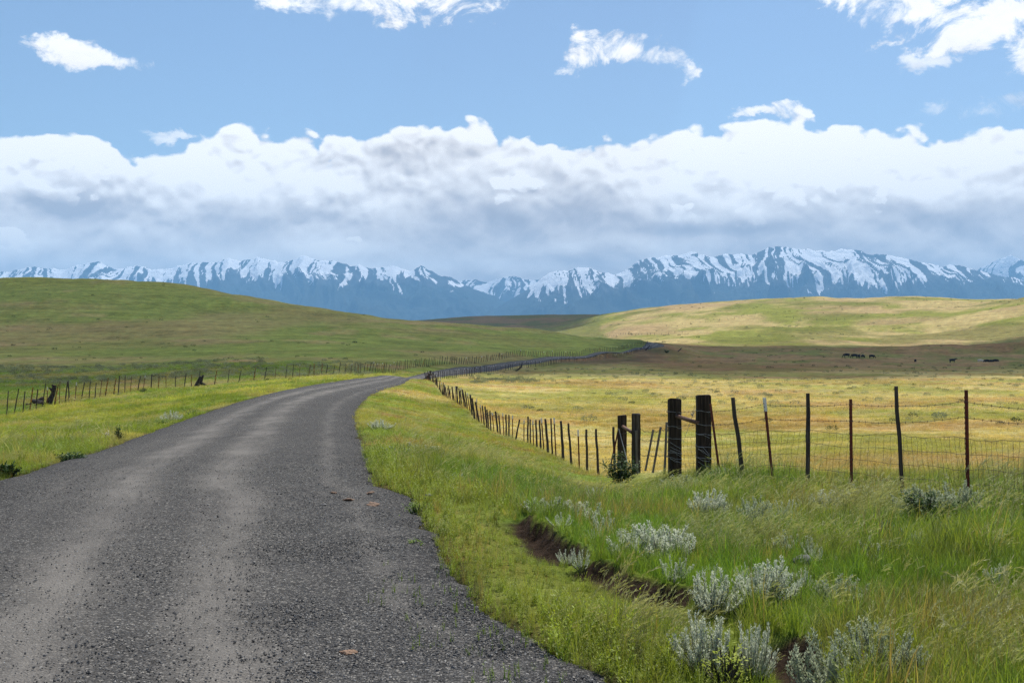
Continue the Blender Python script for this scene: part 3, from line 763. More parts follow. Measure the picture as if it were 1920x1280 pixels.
def build_grass():
    out = []
    for d0, d1, dens in ((4.3, 7, 430), (7, 10, 400), (10, 14, 300), (14, 20, 210), (20, 30, 85), (30, 45, 42), (45, 70, 17), (70, 110, 7), (110, 175, 2.6)):
        u0, u1 = -190, 2110
        A = (u1 - u0) / F * (d1 * d1 - d0 * d0) / 2
        n = int(A * dens)
        d = np.sqrt(rng.uniform(d0 * d0, d1 * d1, n)); u = rng.uniform(u0, u1, n); x = (u - CU) / F * d
        out.append(np.stack([x, d, np.full(n, d0)], 1))
    P = np.vstack(out); x, y = P[:, 0], P[:, 1]
    sd = road_sd(x, y)
    edge = .10 * fbm(x * 2, y * 2, 2, 80)
    keep = sd > -.02 - edge
    # scattered growth on the gravel shoulder of the lay-by
    x, y, sd, tier = x[keep], y[keep], sd[keep], P[keep, 2]
    soil = np.zeros(len(x)); nm = (y > 3.5) & (y < 20) & (x > -2) & (x < 9)
    soil[nm] = gully(x[nm], y[nm])[1]
    soil = np.maximum(soil, np.exp(-((x - MOUND.x) ** 2 / .30 + (y - MOUND.y) ** 2 / .35)) * 1.6)
    n1 = fbm(x * .5, y * .5, 3, 81); bare = fbm(x * 1.4, y * 1.4, 3, 82)
    keep = (rng.random(len(x)) > soil * 1.5) & (rng.random(len(x)) < .55 + 1.3 * sstep(.32, .55, bare))
    x, y, sd, tier, n1, soil = x[keep], y[keep], sd[keep], tier[keep], n1[keep], soil[keep]
    N = len(x); z = terrain_z(x, y)[0]
    c = cover(x, y, sd)
    u = CU + F * x / y
    r = rng.random(N); idx = np.where(r < .35, 0, np.where(r < .6, 1, np.where(r < .85, 2, 3)))
    centre = np.interp(y, C_D, C_X); right = x > centre
    # leafy weeds hug the right edge of the road
    pw = sstep(1.2, .15, sd + (n1 - .5) * 1.0) * .75 * (y < 26)
    q = rng.random(N) < np.where(right, pw, pw * .5); k3 = rng.integers(6, 9, N); idx = np.where(q, k3, idx); weed = q
    # feathery pale grass in drifts
    pn = fbm(x * .55 + 9, y * .4, 3, 83); ps = sstep(.58, .74, pn) * .30 + .015
    drift = np.zeros(N)
    for (du, dv, rx, ry, am) in ((1110, 1190, .26, .16, .6), (1235, 1235, .50, .16, .9), (920, 1010, .3, .6, .25)):
        p = project(du, dv); drift = np.maximum(drift, am * np.exp(-((x - p.x) / rx) ** 2 - ((y - p.y) / ry) ** 2))
    q = (rng.random(N) < np.maximum(ps, drift)) & ~weed; idx = np.where(q, rng.integers(4, 6, N), idx); seed = q
    dn = fbm(x * .8 - 4, y * .8, 3, 84); dsp = np.zeros(N)
    for (du, dv, rx, ry) in ((1790, 1170, .6, .35), (1640, 1180, .25, .2), (1450, 1020, .25, .3), (1880, 1190, .4, .25)):
        p = project(du, dv); dsp = np.maximum(dsp, .6 * np.exp(-((x - p.x) / rx) ** 2 - ((y - p.y) / ry) ** 2))
    q = (rng.random(N) < np.maximum(sstep(.6, .75, dn) * .35 + .02, dsp)) & ~weed & ~seed; idx = np.where(q, 9, idx); dry = q
    wide = tier >= 30
    idx = np.where(wide, np.where(idx >= 9, 12, np.where(seed, 13, np.where(rng.random(N) < .5, 11, 12))), idx)
    # colours: the cover's own, weeds brighter green, seed heads pale, dry straw
    c = c * (1.45 * (1 + .35 * (rng.random(N) - .5)))[:, None]
    c[weed] = np.array((.20, .27, .03)) * rng.uniform(.75, 1.3, (weed.sum(), 1))
    c[seed] = lerp(c[seed], np.array((.46, .43, .25)), np.full(seed.sum(), .55))
    c[dry] = lerp(c[dry], np.array((.40, .29, .13)), np.full(dry.sum(), .65))
    s = rng.uniform(.6, 1.15, N) * (.35 + .75 * n1) * np.clip(rng.lognormal(-.08, .22, N), .55, 1.7)
    s *= np.where(right & (y < 20), 1.0, .85)
    gd, gs, _ = polydist(x, y, GUL)
    s *= 1 - .46 * np.where(gs < 0, sstep(.95, .4, gd), sstep(.12, .0, gd)) * (y < 16)
    s *= sstep(-.15, .5, sd) * .45 + .55
    s = np.where(weed, s * 1.15, s)
    s *= np.where((y > 20) & right & (y < 60), .75, 1.0)
    # lush tall grass along the near fence and the gully's upper bank
    fl = polydist(x, y, np.array([(6.6, 9.8), (5.38, 13), (3.25, 18.6), (2.9, 20)]))[0]
    s *= 1 + .30 * np.exp(-(fl / 1.0) ** 2)
    s *= 1 + .25 * (~right)
    s *= 1 - .42 * sstep(1020, 1090, u) * sstep(1330, 1270, u) * sstep(13.5, 16, y) * sstep(30, 26, y)
    xs = np.where(tier >= 70, 2.6, np.where(wide, 1.5, np.where(tier >= 20, 1.7, np.where(tier >= 10, 1.15, 1.0))))
    scl = np.stack([s * xs, s * xs, s * np.where(tier >= 70, 1.1, 1.0)], 1)
    rot = np.stack([rng.normal(0, .1, N), rng.normal(0, .1, N), rng.normal(0, .55, N)], 1)
    scatter_object('grass', np.stack([x, y, z - .01], 1), rot, scl, idx, c, SRC, 'mixed green and straw coloured grass covering the verges and meadow', 'grass')
build_grass()

def rock_mesh(name, mat, sub=1, jit=.25, flat=.6, seed=0):
    b = bmesh.new(); bmesh.ops.create_icosphere(b, subdivisions=sub, radius=1.0)
    rr = random.Random(seed)
    o = Vector((rr.uniform(0, 9), rr.uniform(0, 9), 0))
    for v in b.verts:
        k = 1 + jit * (2 * float(fbm(np.array([v.co.x * 1.7 + o.x]), np.array([v.co.y * 1.7 + v.co.z * 1.3 + o.y]), 3, seed)[0]) - 1) * 1.6
        v.co = Vector((v.co.x * k, v.co.y * k * .8, v.co.z * k * flat))
    m = bpy.data.meshes.new(name); b.to_mesh(m); b.free(); m.materials.append(mat)
    return m
def gravel_material():
    m, t = material('loose_stones')
    oi = t.new('ShaderNodeObjectInfo')
    c = t.ramp(oi.outputs['Random'], [(0, (.06, .059, .058)), (.4, (.11, .108, .105)), (.75, (.19, .184, .175)), (.92, (.34, .31, .265)), (1, (.46, .44, .40))])
    c = t.mixc(t.noise(objco(t), 2.5, 4, .7), t.mixc(1.0, c, (.7, .7, .7), 'MULTIPLY'), c)
    principled(t, c, .85, None, .25)
    return m
def build_gravel():
    mat = gravel_material()
    src = [rock_mesh('g%d' % k, mat, 1, .4, .62, k) for k in range(6)]
    out = []
    for d0, d1, dens in ((4.2, 7, 5200), (7, 10, 2600), (10, 14, 1100), (14, 20, 350)):
        A = 1500 / F * (d1 * d1 - d0 * d0) / 2; n = int(A * dens)
        d = np.sqrt(rng.uniform(d0 * d0, d1 * d1, n)); u = rng.uniform(-150, 1350, n)
        out.append(np.stack([(u - CU) / F * d, d], 1))
    P = np.vstack(out)
    dm = np.where(P[:, 1] < 7, 5200, np.where(P[:, 1] < 10, 2600, np.where(P[:, 1] < 14, 1100, 350)))
    P = P[rng.random(len(P)) < np.minimum(5200, 5200 * (5.2 / P[:, 1]) ** 2.45) / dm * sstep(20, 15, P[:, 1])]; x, y = P[:, 0], P[:, 1]
    sd = road_sd(x, y)
    # fewer loose stones in the wheel tracks, more towards the right shoulder
    hw = np.clip(-sd / 2.6, 0, 1)
    lane = fbm(x * .5, y * .12, 3, 95)
    rshoulder = polydist(x, y, RD)[0]
    lsh = polydist(x, y, LD)[0]; wq = lsh / (lsh + rshoulder)
    tracks = np.exp(-((wq - .36) / .075) ** 2) + np.exp(-((wq - .60) / .07) ** 2)
    keep = (sd < .08) & (rng.random(len(x)) < (.30 + .68 * sstep(2.9, .6, rshoulder) + .3 * (lane - .5)) * (1 - .75 * tracks))
    x, y = x[keep], y[keep]; N = len(x)
    z = base_z(x, y)
    # crown of the sheet, as built
    LL = polydist(x, y, LD)[0]; RR = polydist(x, y, RD)[0]; w = LL / (LL + RR)
    z = z + .012 + .05 * (1 - (2 * w - 1) ** 2) - .05 * sstep(.465, .5, np.abs(w - .5))
    s = rng.lognormal(math.log(.0054), .30, N)
    scl = np.stack([s, s, s], 1); rot = np.stack([rng.normal(0, .5, N), rng.normal(0, .5, N), rng.uniform(0, 6.28, N)], 1)
    scatter_object('gravel', np.stack([x, y, z + s * .25], 1), rot, scl, rng.integers(0, 6, N), np.ones((N, 3)), src, 'loose grey stones lying on the gravel road', 'gravel')
build_gravel()

# ------------------------------------------------------------------ shrubs and plants
def sage_parts(seed, ns, h, rad, mat, leaf=.036, tight=1.0):
    random.seed(seed)
    st, fo = MB(), MB()
    for k in range(ns):
        a = random.uniform(0, 6.28); r = rad * math.sqrt(random.random())
        L = h * random.uniform(.4, 1.0) * (1.1 - .5 * (r / rad) ** 2)
        p0 = Vector((r * .3 * math.cos(a), r * .3 * math.sin(a), -.03)); p1 = Vector((r * 1.2 * math.cos(a) + WIND[0] * .05 + random.gauss(0, .03), r * 1.2 * math.sin(a) + random.gauss(0, .03), L))
        pm = (p0 + p1) * .5 + Vector((random.uniform(-.05, .05) + .25 * (p1.x - p0.x), random.uniform(-.05, .05) + .25 * (p1.y - p0.y), random.uniform(-.04, .02)))
        st.tube([p0, pm, p1], [.006, .004, .0015], 4, False)
        n = int(L / .0031)
        for i in range(n):
            t = .26 + .76 * (i / n) ** .8
            q = p0 * (1 - t) ** 2 + pm * 2 * t * (1 - t) + p1 * t * t
            q = q + Vector((random.gauss(0, .007), random.gauss(0, .007), random.gauss(0, .006)))
            az = random.uniform(0, 6.28); up = random.uniform(.5, 1.8)
            sc = random.uniform(.7, 1.25) * (1.1 - .45 * t)
            fo.leaf(q, (math.cos(az), math.sin(az), up), (-math.cos(az), -math.sin(az), 1.0), leaf * sc, leaf * .40 * sc, t)
    return st, fo
SAGE_MESH = {}
def sage_kind(key, seed, ns, mat):
    st, fo = sage_parts(seed, ns, .45, .26, mat)
    SAGE_MESH.setdefault(key, []).append((st.mesh('sage_stems', M_GREYWOOD), fo.mesh('sage_foliage', mat)))
sage_kind('silver', 3, 64, M_SAGE); sage_kind('silver2', 4, 46, M_SAGE); sage_kind('green', 5, 66, M_SAGE_GREEN); sage_kind('sparse', 6, 18, M_SAGE)
sage_kind('silver', 13, 54, M_SAGE); sage_kind('silver2', 14, 36, M_SAGE); sage_kind('green', 15, 50, M_SAGE_GREEN); sage_kind('sparse', 16, 12, M_SAGE); sage_kind('silver', 23, 72, M_SAGE); sage_kind('silver2', 24, 52, M_SAGE)
SAGES = [ # column, row of the base, width px, height px, kind, label
    (1320, 966, 60, 56, 'silver', 'rounded silver sagebrush standing alone below the two tallest gate posts'),
    (1275, 925, 66, 32, 'green', 'low grey green sagebrush just above the rounded silver one'),
    (1025, 966, 70, 28, 'silver2', 'short pale sagebrush near the upper end of the eroded gully'),
    (1098, 972, 80, 30, 'silver2', 'short pale sagebrush right of the one at the gully top'),
    (1132, 996, 44, 40, 'sparse', 'thin silver sagebrush with few sprigs above the gully bank'),
    (1196, 1050, 90, 62, 'silver2', 'silver sagebrush forming the shorter half of the white pair above the gully'),
    (1248, 1052, 110, 78, 'silver', 'bright white sagebrush, taller half of the pair above the gully'),
    (1092, 1062, 26, 46, 'sparse', 'single silver sagebrush sprig at the rim of the broken gully bank'),
    (1262, 1104, 56, 46, 'sparse', 'small sagebrush of three silver sprigs right below the white pair'),
    (1340, 1140, 90, 84, 'silver2', 'wide silver sagebrush, left half of the large lower pair beside the gully'),
    (1432, 1134, 96, 84, 'silver', 'wide silver sagebrush, right half of the large lower pair beside the gully'),
    (1325, 1250, 90, 110, 'silver', 'tall grey green sagebrush overgrown by yellow green weed'),
    (1408, 1245, 70, 120, 'silver2', 'tall upright silver sagebrush right of the yellow green weed'),
    (1476, 1036, 78, 34, 'silver2', 'pale sagebrush with dry stalks poking out at its side'),
    (1640, 1042, 66, 40, 'sparse', 'small silver sagebrush alone in the middle of the open grass'),
    (1572, 1124, 76, 48, 'green', 'dull grey sagebrush half sunk in grass in mid slope'),
    (1560, 1290, 130, 130, 'green', 'big olive grey sagebrush at the bottom edge, left one of two'),
    (1655, 1285, 130, 110, 'green', 'big olive grey sagebrush at the bottom edge, right one of two'),
    (1415, 990, 62, 56, 'green', 'grey green sagebrush with a leaning top above the dry stalks'),
    (1472, 968, 40, 46, 'sparse', 'thin sagebrush between the leaning topped one and the fence'),
    (1540, 960, 60, 44, 'silver2', 'silver sagebrush in tall grass below the plain wooden post'),
    (1738, 978, 84, 66, 'green', 'dense grey green sagebrush left of the rightmost red steel post'),
    (1800, 975, 76, 70, 'green', 'dense grey green sagebrush at the foot of the rightmost red steel post'),
    (1610, 940, 34, 46, 'sparse', 'wispy sagebrush under the woven wire by a dirt mound'),
    (1355, 905, 40, 28, 'green', 'little grey sagebrush right below the leaning thin red post'),
    (775, 852, 84, 22, 'silver2', 'flat pale sagebrush in the road verge, larger of two'),
    (716, 806, 36, 20, 'silver2', 'flat pale sagebrush close to the road edge before the bend'),
    (856, 906, 26, 22, 'sparse', 'tiny silver sagebrush in the short grass by the lay-by'),
    (322, 790, 34, 22, 'silver', 'pale sagebrush at the far edge of the road on its left'),
]
random.seed(404)
for k in range(26):
    u = random.uniform(1040, 1900); v = random.uniform(940, 1130)
    if u < 1250 and v > 1040: continue
    SAGES.append((u, v, random.uniform(20, 46), random.uniform(12, 30), random.choice(('sparse', 'sparse', 'silver2', 'green')), 'small pale sagebrush sprig scattered among the grass below the near fence'))
for k, (u, v, w, h, kind, lab) in enumerate(SAGES):
    p = project(u, v, 4.0)
    z = float(terrain_z(np.array([p.x]), np.array([p.y]))[0][0])
    r = empty('sagebrush', (p.x, p.y, z), random.uniform(0, 6.28))
    sx = max(w * p.y / F / .58, .25) * 1.3; sz = (h * .85 * p.y / F + .06) / .46
    r.scale = (sx, sx, max(sz, .35))
    tag(r, lab, 'sagebrush', 'sagebrush growing in the grass' if k < 29 else 'small sagebrush sprigs')
    a, b = SAGE_MESH[kind][k % len(SAGE_MESH[kind])]
    link(bpy.data.objects.new('stems', a), r); link(bpy.data.objects.new('foliage', b), r)

def leafy_bush(name, u, v, w, h, mat, lab, cat, n=900, leaf=.05, seed=1, d=None):
    random.seed(seed)
    p = project(u, v) if d is None else at(u, d)
    z = float(terrain_z(np.array([p.x]), np.array([p.y]))[0][0])
    W = w * p.y / F * .5; Hh = h * p.y / F
    r = empty(name, (p.x, p.y, z)); tag(r, lab, cat)
    st, fo = MB(), MB()
    ends = []
    for k in range(16):
        a = random.uniform(0, 6.28); rr = random.random() ** .5
        e = Vector((W * rr * math.cos(a), W * rr * math.sin(a), Hh * random.uniform(.6, 1.0) * (1 - .45 * rr * rr)))
        b0 = Vector((e.x * .2, e.y * .2, -.05)); st.tube([b0, (b0 + e) * .5 + Vector((0, 0, Hh * .1)), e], [.012, .008, .003], 4, False); ends.append((b0, e))
    for k in range(n):
        b0, e = random.choice(ends); t = random.uniform(.2, 1.08)
        q = b0.lerp(e, t) + Vector((random.gauss(0, W * .14), random.gauss(0, W * .14), random.gauss(0, Hh * .07)))
        az = random.uniform(0, 6.28)
        fo.leaf(q, (math.cos(az), math.sin(az), random.uniform(-.2, 1.0)), (random.uniform(-.5, .5), random.uniform(-.5, .5), 1), leaf * random.uniform(.6, 1.3), leaf * .45 * random.uniform(.7, 1.2), random.random())
    st.build('stems', M_WOOD, r); fo.build('foliage', mat, r)
    return r
leafy_bush('shrub', 1163, 892, 66, 66, M_DARKLEAF, 'dark green leafy shrub at the foot of the smaller pair of gate posts', 'shrub', 1700, .07, 2, 23.5)
leafy_bush('shrub', 1742, 985, 110, 66, M_DARKLEAF, 'dark green low bush under the grey sagebrush by the woven wire', 'shrub', 1600, .05, 3)
leafy_bush('weed', 221, 828, 18, 30, M_DARKLEAF, 'upright dark green weed at the left road edge', 'weed', 420, .06, 4)
leafy_bush('weed', 131, 862, 52, 22, M_DARKLEAF, 'spreading dark green weed mat at the left road edge', 'weed', 900, .07, 5)
leafy_bush('weed', 14, 892, 42, 22, M_DARKLEAF, 'dark green weed clump where the road leaves the frame on the left', 'weed', 800, .07, 6)
leafy_bush('weed', 306, 796, 30, 12, M_WEED, 'bright green weed beside the pale sagebrush at the far road edge', 'weed', 500, .07, 7)
leafy_bush('weed', 360, 776, 40, 12, M_WEED, 'low bright green weed a little up the road from the pale sagebrush', 'weed', 500, .07, 8)
leafy_bush('weed', 199, 826, 12, 18, M_DRYWEED, 'bleached dead weed left of the upright dark weed', 'weed', 160, .06, 9)
leafy_bush('weed', 776, 1022, 36, 36, M_WEED, 'bright green weed standing by itself on the gravel', 'weed', 420, .035, 10)
leafy_bush('weed', 741, 972, 28, 20, M_WEED, 'small green weed on the gravel farther up from the lone weed', 'weed', 260, .035, 11)
leafy_bush('weed', 782, 960, 52, 30, M_WEED, 'bushy green weed at the corner of the gravel lay-by', 'weed', 600, .035, 12)
leafy_bush('weed', 1362, 1275, 90, 95, M_BRIGHTWEED, 'yellow green flowering weed growing in front of tall sagebrush', 'weed', 420, .03, 13)
leafy_bush('shrub', 1250, 650, 10, 6, M_DARKLEAF, 'dark bush at the roadside where the road bends out of sight', 'shrub', 300, .4, 14, 385)
leafy_bush('shrub', 500, 716, 16, 6, M_DARKLEAF, 'small dark shrub on the left bank below the roadside fence', 'shrub', 300, .12, 15)
leafy_bush('shrub', 268, 742, 14, 7, M_DARKLEAF, 'small dark shrub by the left fence before the gnarled post', 'shrub', 300, .12, 16, 96)

# small plants on gravel and distant sage in the fields: more than one could count
def build_scrub():
    src = []
    for k in range(3):
        b = MB(); random.seed(50 + k)
        for i in range(150):
            a = random.uniform(0, 6.28); r = .5 * random.random() ** .5; zz = random.uniform(.05, .45) * (1.2 - r)
            b.leaf((r * math.cos(a), r * math.sin(a), zz), (math.cos(a), math.sin(a), random.uniform(.2, 2)), (random.uniform(-1, 1), random.uniform(-1, 1), 1), random.uniform(.08, .16), .05, random.random())
        src.append(b.mesh('s%d' % k, GM))
    P = []
    def patch(n, u0, u1, d0, d1, s0, s1, c):
        d = np.sqrt(rng.uniform(d0 * d0, d1 * d1, n)); u = rng.uniform(u0, u1, n); x = (u - CU) / F * d
        q = fbm(x * .05, d * .05, 3, 99) > .46
        P.append(np.column_stack([x, d, rng.uniform(s0, s1, n), np.tile(c, (n, 1)) * rng.uniform(.7, 1.2, (n, 1))])[q])
    sage = np.array((.17, .20, .15)); dark = np.array((.05, .07, .03)); yel = np.array((.30, .32, .06))
    patch(900, -50, 700, 130, 190, .5, 1.1, sage); patch(160, -50, 900, 100, 300, .4, 1.0, dark)
    patch(160, 880, 1000, 125, 175, .5, 1.2, sage); patch(500, 850, 1950, 60, 240, .3, .9, sage); patch(160, 900, 1950, 50, 240, .3, .7, dark)
    patch(300, 1100, 1950, 560, 1150, .9, 2.4, dark); patch(60, 0, 700, 250, 510, .6, 1.3, dark)
    patch(200, 1270, 1950, 250, 500, .5, 1.2, dark)
    Q = np.vstack(P); x, y = Q[:, 0], Q[:, 1]
    ok = road_sd(x, y) > 2.0; Q = Q[ok]; x, y = Q[:, 0], Q[:, 1]
    z = terrain_z(x, y)[0]; N = len(x)
    scatter_object('scrub', np.stack([x, y, z], 1), np.stack([np.zeros(N), np.zeros(N), rng.uniform(0, 6.28, N)], 1), np.repeat(Q[:, 2:3], 3, 1), rng.integers(0, 3, N), Q[:, 3:6], src, 'scattered low grey and dark scrub dotting the meadows and hills', 'scrub')
    # yellow flowers
    fb = MB(); random.seed(70)
    for i in range(5):
        p = Vector((random.uniform(-.08, .08), random.uniform(-.08, .08), 0)); hh = random.uniform(.22, .36)
        fb.cur = 0; fb.blade(p, rdir(.3), hh, .15, .004, 3); q = p + Vector((.03, 0, hh * .98))
        fb.cur = 1
        for j in range(6):
            a = j * 1.047; fb.leaf(q, (math.cos(a), math.sin(a), .3), (0, 0, 1), .02, .012)
    fs = fb.mesh('f0', [M_GRASS, M_FLOWER])
    P = []
    for (u0, u1, d0, d1, n) in ((940, 1010, 17, 19, 16), (1120, 1200, 17, 20, 22), (1480, 1900, 22, 32, 60), (880, 1500, 40, 110, 220), (1000, 1300, 14, 20, 25), (1340, 1400, 1, 1, 0)):
        d = rng.uniform(d0, d1, n); u = rng.uniform(u0, u1, n); P.append(np.column_stack([(u - CU) / F * d, d]))
    Q = np.vstack(P); x, y = Q[:, 0], Q[:, 1]; z = terrain_z(x, y)[0]; N = len(x)
    scatter_object('wildflowers', np.stack([x, y, z], 1), np.stack([np.zeros(N), np.zeros(N), rng.uniform(0, 6.28, N)], 1), np.full((N, 3), .62) * np.where(y > 38, 2.4, 1)[:, None], np.zeros(N, int), np.tile((.09, .14, .03), (N, 1)), [fs], 'tiny yellow wildflowers sprinkled through the grass', 'wildflowers')
    # sprouts on the gravel shoulder
    b = forb(5, .03, .07, .018, .007).mesh('w0', GM)
    n = 60; xs = []
    while len(xs) < n:
        d = random.uniform(4.6, 9); u = random.uniform(650, 1150); x = (u - CU) / F * d
        s = float(road_sd(np.array([x]), np.array([d]))[0])
        if -.9 < s < -.05 and random.random() < 1.1 + s: xs.append((x, d, float(base_z(x, d)[0]) + .03))
    scatter_object('weeds', np.array(xs), np.stack([np.zeros(n), np.zeros(n), rng.uniform(0, 6.28, n)], 1), np.repeat(rng.uniform(.5, 1.5, (n, 1)), 3, 1), np.zeros(n, int), np.tile((.10, .16, .03), (n, 1)), [b], 'tiny green sprouts in the gravel along the right shoulder', 'weeds')
build_scrub()

# stones
def stone_material(name, a, b):
    m, t = material(name); co = objco(t); n = t.noise(co, 3, 6, .7)
    principled(t, t.mixc(n, a, b), .9, t.bump(n, .6, .05), .15); return m
M_TANSTONE = stone_material('tan_stone', (.22, .13, .085), (.42, .29, .20)); M_BROWNSTONE = stone_material('brown_stone', (.16, .10, .07), (.30, .21, .15)); M_GREYSTONE = stone_material('grey_stone', (.10, .10, .10), (.30, .29, .28))
for k, (u, v, w, mat, fl, lab) in enumerate((
        (655, 1240, 30, M_TANSTONE, .45, 'tan fist sized stone on the gravel nearest to the viewer'),
        (626, 931, 14, M_BROWNSTONE, .3, 'flat brown stone on the gravel, leftmost of the brown ones'),
        (652, 944, 22, M_BROWNSTONE, .2, 'thin long brown stone flake on the gravel below the leftmost brown one'),
        (694, 931, 14, M_BROWNSTONE, .3, 'small brown stone on the gravel beside the right verge'),
        (700, 953, 26, M_BROWNSTONE, .22, 'flat dark brown stone flake near the lone weeds on the gravel'),
        (607, 954, 12, M_GREYSTONE, .3, 'pale grey stone chip on the gravel left of the brown flakes'),
        (804, 936, 18, M_GREYSTONE, .35, 'flat grey stone at the lay-by corner beside the weeds'),
        (1505, 1066, 34, M_GREYSTONE, .5, 'dark grey stone half hidden in the grass of the slope'),
        (772, 880, 14, M_GREYSTONE, .4, 'pale stone at the edge of the lay-by grass'))):
    p = project(u, v); s = w * p.y / F * .5
    m = rock_mesh('stone', mat, 3, .35, fl, 20 + k)
    o = link(bpy.data.objects.new('stone', m)); zz = float(base_z(p.x, p.y)[0]) + .05
    if k >= 7: zz = float(terrain_z(np.array([p.x]), np.array([p.y]))[0][0]) + .02
    o.location = (p.x, p.y, zz); o.scale = (s, s, s); o.rotation_euler = (.1, .12, k * 1.3)
    tag(o, lab, 'stone', 'stones by the road')

# ------------------------------------------------------------------ fences
def gz(p): return float(terrain_z(np.array([p[0]]), np.array([p[1]]))[0][0])
def T_mesh(Hh=1.45):
    """studded steel T-post, 1 m = unit height scale, base at 0"""
    b = MB()
    b.box((-.018, -.003, 0), (.018, .003, Hh)); b.box((-.003, .0035, 0), (.003, .034, Hh))
    z = .15
    while z < Hh - .05:
        b.box((-.007, -.009, z), (.007, -.0035, z + .02)); z += .055
    return b
def T_tip(Hh=1.45, tip=.2):
    b = MB(); b.box((-.021, -.0055, Hh - tip), (.021, .0055, Hh + .004)); b.box((-.0055, .006, Hh - tip), (.0055, .037, Hh + .004)); return b
TM, TT = T_mesh().mesh('steel_post', M_RED), T_tip().mesh('painted_tip', M_WHITE)
def wood_mesh(r, Hh, mat, n=8, seed=0, jit=.08):
    random.seed(seed); b = MB(); pts = []; rad = []
    for i in range(6):
        t = i / 5; pts.append((random.uniform(-.008, .008), random.uniform(-.008, .008), Hh * t)); rad.append(r * (1.1 - .25 * t))
    b.tube(pts, rad, n, True, None, jit); return b.mesh('wooden_post', mat, False)
WM = [wood_mesh(.034, 1.45, M_WOOD, 8, 1), wood_mesh(.042, 1.45, M_WOOD, 8, 2), wood_mesh(.028, 1.45, M_WOOD, 7, 3), wood_mesh(.036, 1.45, M_LICHEN, 8, 4)]
def orient(o, foot, top, Hh=1.45):
    """stand a post of unit height Hh from foot to top, sunk a little"""
    f, t = Vector(foot), Vector(top); a = (t - f)
    o.location = f; o.rotation_mode = 'QUATERNION'; q = a.to_track_quat('Z', 'Y'); o.rotation_quaternion = q
    o.scale = (1, 1, a.length / Hh)
def post_part(fence, kind, foot, top, thick=1.0, label=None):
    """kind: 'T' steel with white tip, 't' plain steel, 0..3 wood"""
    sunk = Vector(foot) - (Vector(top) - Vector(foot)).normalized() * .12
    if kind in ('T', 't'):
        o = link(bpy.data.objects.new('steel_post', TM), fence)
        if kind == 'T': link(bpy.data.objects.new('painted_tip', TT), o)
    else: o = link(bpy.data.objects.new('wooden_post', WM[kind]), fence)
    orient(o, sunk, top)
    if o.type: o.scale.x = o.scale.y = thick
    if kind in ('T', 't'):
        o.rotation_quaternion = o.rotation_quaternion @ Matrix.Rotation(random.uniform(-.6, .6), 4, 'Z').to_quaternion()
    if label: o['label'] = label
    return o
def sagline(P, sag, n=8, jit=.0):
    out = []
    for a, b in zip(P[:-1], P[1:]):
        a, b = Vector(a), Vector(b)
        for k in range(n):
            t = k / n; p = a.lerp(b, t); p.z -= sag * 4 * t * (1 - t) * (a - b).length * random.uniform(.7, 1.1)
            p.z += random.uniform(-jit, jit); out.append(p)
    out.append(Vector(P[-1])); return out
def barbed(P, r=.0028, barb=.13, sag=.015, jit=.004):
    b = MB(); L = sagline(P, sag, 10, jit)
    b.tube(L, r, 4, False)
    acc = 0
    for p, q in zip(L[:-1], L[1:]):
        seg = (q - p).length
        while acc < seg:
            c = p.lerp(q, acc / max(seg, 1e-6))
            for s in (1, -1):
                d = Vector((random.uniform(-1, 1) * .4, random.uniform(-1, 1), s)).normalized() * .016
                b.tube([c - d, c + d], r * .8, 3, False)
            acc += barb
        acc -= seg
    return b

# --- near fence (woven wire and barbed wire) with its two railway ties
NEAR0, NEARD = Vector((3.25, 18.6)), Vector((2.13, -5.6))
def near_xy(u):
    k = (u - CU) / F
    t = (NEAR0.x - k * NEAR0.y) / (k * NEARD.y - NEARD.x)
    return NEAR0.x + NEARD.x * t, NEAR0.y + NEARD.y * t
def near_pt(u, v):
    x, y = near_xy(u); return Vector((x, y, zv(y, v)))
fence = empty('wire_fence', (*near_xy(1320), 0)); fence.location = (0, 0, 0)
tag(fence, 'barbed and woven wire fence of mixed posts, beginning at two tall railway ties', 'fence')
def tie(parent, u, d, top_v, w, dep, name='tie_post', mat=M_TIE, seed=0, lab=None, lean=0.0):
    x = (u - CU) / F * d; zt = zv(d, top_v); zb = gz((x, d)) - .25
    random.seed(seed)
    b = bmesh.new()
    bmesh.ops.create_cube(b, size=1.0)
    for v in b.verts: v.co = Vector((v.co.x * w, v.co.y * dep, (v.co.z + .5) * (zt - zb)))
    bmesh.ops.bevel(b, geom=list(b.edges), offset=.014, segments=2, affect='EDGES')
    bmesh.ops.subdivide_edges(b, edges=[e for e in b.edges if abs(e.verts[0].co.z - e.verts[1].co.z) > .3], cuts=7)
    for v in b.verts:
        k = float(fbm(np.array([v.co.x * 14 + seed]), np.array([v.co.z * 3 + v.co.y * 9]), 3, seed)[0]) - .5
        v.co.x += k * .022; v.co.y += k * .02; v.co.x += lean * v.co.z
        if v.co.z > (zt - zb) - .03: v.co.z += k * .05
    m = bpy.data.meshes.new(name); b.to_mesh(m); b.free(); m.materials.append(mat)
    o = link(bpy.data.objects.new(name, m), parent); o.location = (x, d, zb); o.rotation_euler.z = random.uniform(-.12, .12)
    if lab: o['label'] = lab
    return Vector((x, d, zt))
tieA = tie(fence, 1319, 18.6, 740, .232, .20, seed=5, lab='tallest dark railway tie post with a knot near its top')
xb, yb = near_xy(1265)
tieB = tie(fence, 1265, yb, 747, .215, .19, seed=6, lab='blackened railway tie post left of the tallest one')
b = MB(); pa = Vector((tieB.x + .02, yb - .10, zv(yb, 779))); pb = Vector((tieA.x - .10, 18.5, zv(18.5, 793)))
b.tube([pa, pb], .037, 12); b.build('brace_pipe', M_PIPE, fence, True)
